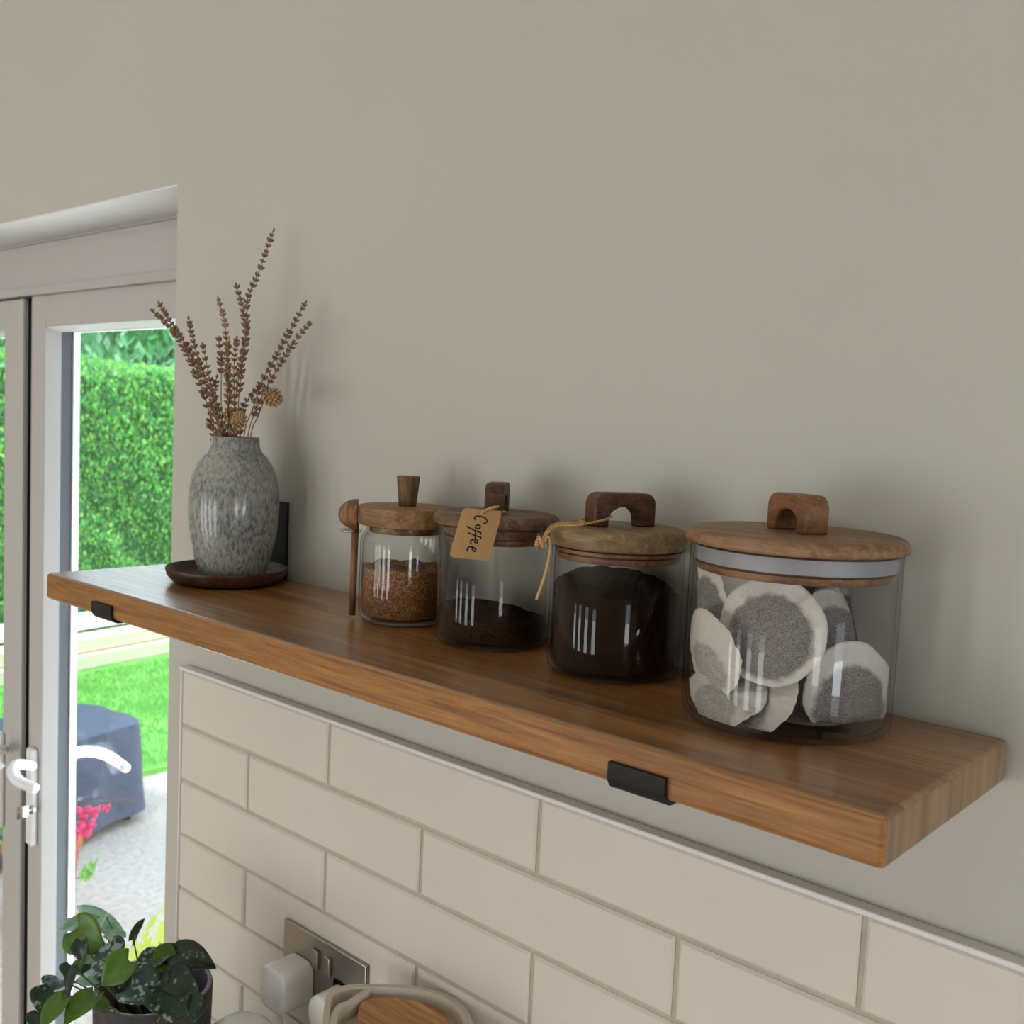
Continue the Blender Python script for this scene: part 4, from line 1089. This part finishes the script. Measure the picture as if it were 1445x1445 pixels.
# grass blades along the visible part of the lawn
def lm(name, c, tr=.3):
    m, nt, b = newmat(name); b.inputs['Base Color'].default_value = (*lin(c), 1); b.inputs['Roughness'].default_value = .45
    tl = N(nt, 'ShaderNodeBsdfTranslucent'); tl.inputs[0].default_value = (*lin(c), 1); mx = N(nt, 'ShaderNodeMixShader'); mx.inputs[0].default_value = tr
    out = nt.nodes['Material Output']; nt.links.new(b.outputs[0], mx.inputs[1]); nt.links.new(tl.outputs[0], mx.inputs[2]); nt.links.new(mx.outputs[0], out.inputs[0]); return m
GRN = lm('grass_blade', (122, 184, 88), .45)
bm = bmesh.new()
for i in range(20000):
    x = rnd.uniform(-6.3, -3.74); y = rnd.uniform(1.0, 4.2)
    if x < -6.0-(y-3.4)*.158+.10 or (x > -4.0 and y < 2.0): continue
    h = rnd.uniform(.02, .05); a = rnd.random()*6.28; w = .004; lx, ly = rnd.uniform(-.02, .02), rnd.uniform(-.02, .02)
    p = Vector((x, y, GZ+.03)); q_ = Vector((cos(a)*w, sin(a)*w, 0)); bm.faces.new((bm.verts.new(p-q_), bm.verts.new(p+q_), bm.verts.new(p+Vector((lx, ly, h)))))
g = obj('lawn_grass', bm, GRN); tag(g, 'short bright green lawn grass between patio and sleepers', 'grass', kind='stuff')
# timber sleepers edging the hedge bed
SLM = plain('pale_timber', (214, 200, 176), .8, .2, var=.08, vscale=6); SLW = plain('white_stone', (236, 236, 232), .8, .2)
for k, (z0, z1, m_, dx, lb) in enumerate(((GZ+.03, GZ+.14, SLM, 0, 'lower pale timber sleeper edging the lawn'), (GZ+.145, GZ+.25, SLM, -.04, 'upper pale timber sleeper stacked on the lower one'))):
    bm = box(-.10, .10, -3.2, 3.6, 0, z1-z0)
    o = obj('timber_sleeper', bm, m_, smooth=False, bevel=.01); o.location = (-6.12+dx, 3.4, z0); o.rotation_euler = (0, 0, radians(9)); tag(o, lb, 'timber', 'sleepers edging the lawn')
o = obj('stone_slab', box(-.18, .18, -3.2, 3.6, 0, .06), SLW, smooth=False, bevel=.01); o.location = (-6.47, 3.4, GZ+.256); o.rotation_euler = (0, 0, radians(9)); tag(o, 'white stone coping behind the timber sleepers under the hedge', 'stone')
# hedge of leaves
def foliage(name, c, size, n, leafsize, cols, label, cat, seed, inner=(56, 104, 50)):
    rnd = random.Random(seed); t = thing(name, (c[0], c[1], c[2]), label, cat)
    bm = bmesh.new(); sx, sy, sz = size
    for i in range(n):
        # points on the lumpy front/top skin
        u = rnd.random(); y = rnd.uniform(-sy/2, sy/2)
        z = rnd.uniform(0, sz); x = sx/2
        if rnd.random() < .12: z = sz; x = rnd.uniform(-sx/2, sx/2)
        p = Vector((x, y, z)); p += Vector((1, 0, .6))*(.16*noise.noise(Vector((y*1.7, z*1.7, seed)))+.08*noise.noise(Vector((y*6, z*6, seed))))
        p.x += rnd.uniform(-.10, .04)
        d = Vector((rnd.uniform(-.2, 1), rnd.uniform(-.8, .8), rnd.uniform(-.3, 1))).normalized(); a = d.cross(Vector((0, 0, 1))).normalized(); b = d.cross(a)
        L_ = leafsize*rnd.uniform(.6, 1.3); f = bm.faces.new([bm.verts.new(p+q_) for q_ in (a*L_*.5, b*L_, -a*L_*.5, -b*L_)]); f.material_index = rnd.randrange(len(cols))
    obj('leaves', bm, cols, t, smooth=False)
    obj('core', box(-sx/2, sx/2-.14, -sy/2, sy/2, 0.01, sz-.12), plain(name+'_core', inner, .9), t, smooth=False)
    return t
HC = [lm('hedge_leaf_a', (100, 180, 96), .45), lm('hedge_leaf_b', (134, 208, 96), .45), lm('hedge_leaf_c', (170, 228, 116), .45), lm('hedge_leaf_d', (84, 152, 100), .45)]
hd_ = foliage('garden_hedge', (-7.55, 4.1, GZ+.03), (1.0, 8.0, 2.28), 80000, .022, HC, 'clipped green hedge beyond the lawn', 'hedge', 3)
hd_.rotation_euler = (0, 0, radians(9))
TCc = [lm('tree_leaf_a', (150, 216, 160), .45), lm('tree_leaf_b', (196, 236, 200), .45), lm('tree_leaf_c', (110, 186, 110), .45)]
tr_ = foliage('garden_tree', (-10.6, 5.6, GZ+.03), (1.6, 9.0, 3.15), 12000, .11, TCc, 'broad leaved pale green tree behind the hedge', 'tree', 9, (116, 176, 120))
# covered barbecue
BB = plain('navy_cover', (66, 76, 98), .5, .4, var=.1, vscale=6, bmp=.5, bscale=7, bdist=.05)
o = thing('covered_barbecue', (-3.38, 1.27, GZ), 'barbecue under a dark blue cover on the patio beyond the door', 'barbecue', rz=radians(12))
bm = bmesh.new(); nu_ = 28
def coverpt(a, z):
    s = 1+.16*(1-z/.66)
    e = 4.5; c_, s_ = cos(a), sin(a); k = (abs(c_)**e+abs(s_)**e)**(-1/e)
    wob = 1+.05*(1-z/.66)*sin(a*11)+.02*sin(a*5+z*9)
    return Vector((.26*k*c_*s*wob, .42*k*s_*s*wob, z))
rings = []
for z in (.05, .18, .3, .4, .455, .47, .475):
    rings.append([coverpt(2*pi*i/96, z)*(1) for i in range(96)])
rings[-1] = [Vector((p.x*.95, p.y*.95, .475)) for p in rings[-1]]
vr = [[bm.verts.new(p+Vector((0, 0, .03*p.y if p.z > .5 else 0))) for p in r_] for r_ in rings]
for A, B2 in zip(vr, vr[1:]):
    for i in range(96): bm.faces.new((A[i], A[(i+1) % 96], B2[(i+1) % 96], B2[i]))
bm.faces.new(vr[-1])
obj('cover', bm, BB, o, autosmooth=60)
for sx_ in (-.2, .2):
    for sy_ in (-.36, .36): obj('leg', tube(bmesh.new(), [(sx_, sy_, 0), (sx_, sy_, .2)], .018, 12), RUBBER, o)

# fuchsia in a pot outside the door
TERR = plain('terracotta', (190, 104, 70), .8, .2, var=.1)
PINK = lm('fuchsia_petal', (240, 70, 130), .3); GRN = lm('fuchsia_leaf', (120, 190, 70), .4)
YEL = lm('yellow_leaf', (200, 210, 70), .4)
f0 = hit(60, 1165, 1, .95)
tf = thing('fuchsia_plant', (f0.x, f0.y, GZ), 'pink fuchsia in a pot just outside the garden door', 'plant')
Lf = Vector(tf.location)
ph = .32
obj('pot', lathe([(0, 0), (.10, 0), (.13, ph-.03), (.14, ph-.03), (.14, ph), (.125, ph), (.12, ph-.03), (0, ph-.04)], 40), TERR, tf, autosmooth=50)
def outp(u, v_, y): return hit(u, v_, 1, y)-Lf
bm = bmesh.new()
tube(bm, smooth_path([Vector((0, 0, ph-.05)), Vector((0, 0, .7)), outp(90, 1140, .95), outp(150, 1132, .93), outp(200, 1128, .92)], 8), .004, 6, .0015)
tube(bm, smooth_path([Vector((.02, 0, ph-.05)), Vector((0, .02, .7)), outp(95, 1130, .98), outp(140, 1126, .97), outp(180, 1120, .97)], 8), .004, 6, .0015)
tube(bm, smooth_path([Vector((0, .02, ph-.05)), Vector((0, .02, .5)), outp(90, 1230, .95), outp(130, 1232, .93)], 8), .004, 6, .0015)
obj('branches', bm, plain('twig', (120, 84, 60), .8), tf)
def flower(c, s):
    bm = bmesh.new()
    for k in range(4):
        a = k*pi/2+.4; d = Vector((cos(a), sin(a), .35))
        bud(bm, c+Vector((0, 0, s*.3)), d, s*1.1)
    lathe([(0, s*.35), (s*.25, s*.3), (s*.46, -.05*s), (s*.42, -.45*s), (s*.2, -.65*s), (0, -.66*s)], 16, bm, c)
    obj('flower', bm, PINK, tf)
for u, v_, y, s in ((118, 1150, .93, .032), (133, 1148, .92, .026), (122, 1172, .92, .038), (150, 1142, .94, .018), (105, 1180, .94, .03)): flower(outp(u, v_, y), s)
rnd = random.Random(21)
def leafquads(n, cfun, s):
    bm = bmesh.new()
    for i in range(n):
        p = cfun(rnd); d = Vector((rnd.uniform(-1, 1), rnd.uniform(-1, 1), rnd.uniform(0, 1))).normalized(); a = d.cross(Vector((0, 0, 1))).normalized(); b = d.cross(a); L_ = s*rnd.uniform(.7, 1.3)
        bm.faces.new([bm.verts.new(p+q_) for q_ in (a*L_*.35, b*L_, -a*L_*.35, -b*L_)])
    return bm
obj('leaves', leafquads(160, lambda r_: Vector((r_.gauss(-.14, .06), r_.gauss(-.06, .06), r_.uniform(.3, .5))), .035), GRN, tf, smooth=False)
cq = outp(125, 1232, .93)
obj('leaves', leafquads(6, lambda r_: cq+Vector((r_.uniform(-.03, .03), r_.uniform(-.03, .03), r_.uniform(-.01, .01))), .035), GRN, tf, smooth=False)
# low yellow-green plant by the wall
y0 = hit(228, 1330, 1, .80)
ty = thing('garden_plant', (y0.x, y0.y, GZ), 'low yellow green leafy plant outside, right behind the indoor pot', 'plant')
obj('leaves', leafquads(120, lambda r_: Vector((r_.uniform(-.12, .16), r_.uniform(-.10, .14), r_.uniform(.25, y0.z-GZ+.06))), .032), YEL, ty, smooth=False)
obj('stem', tube(bmesh.new(), [(0, 0, 0), (0, 0, y0.z-GZ)], .006, 8), STEMM, ty)
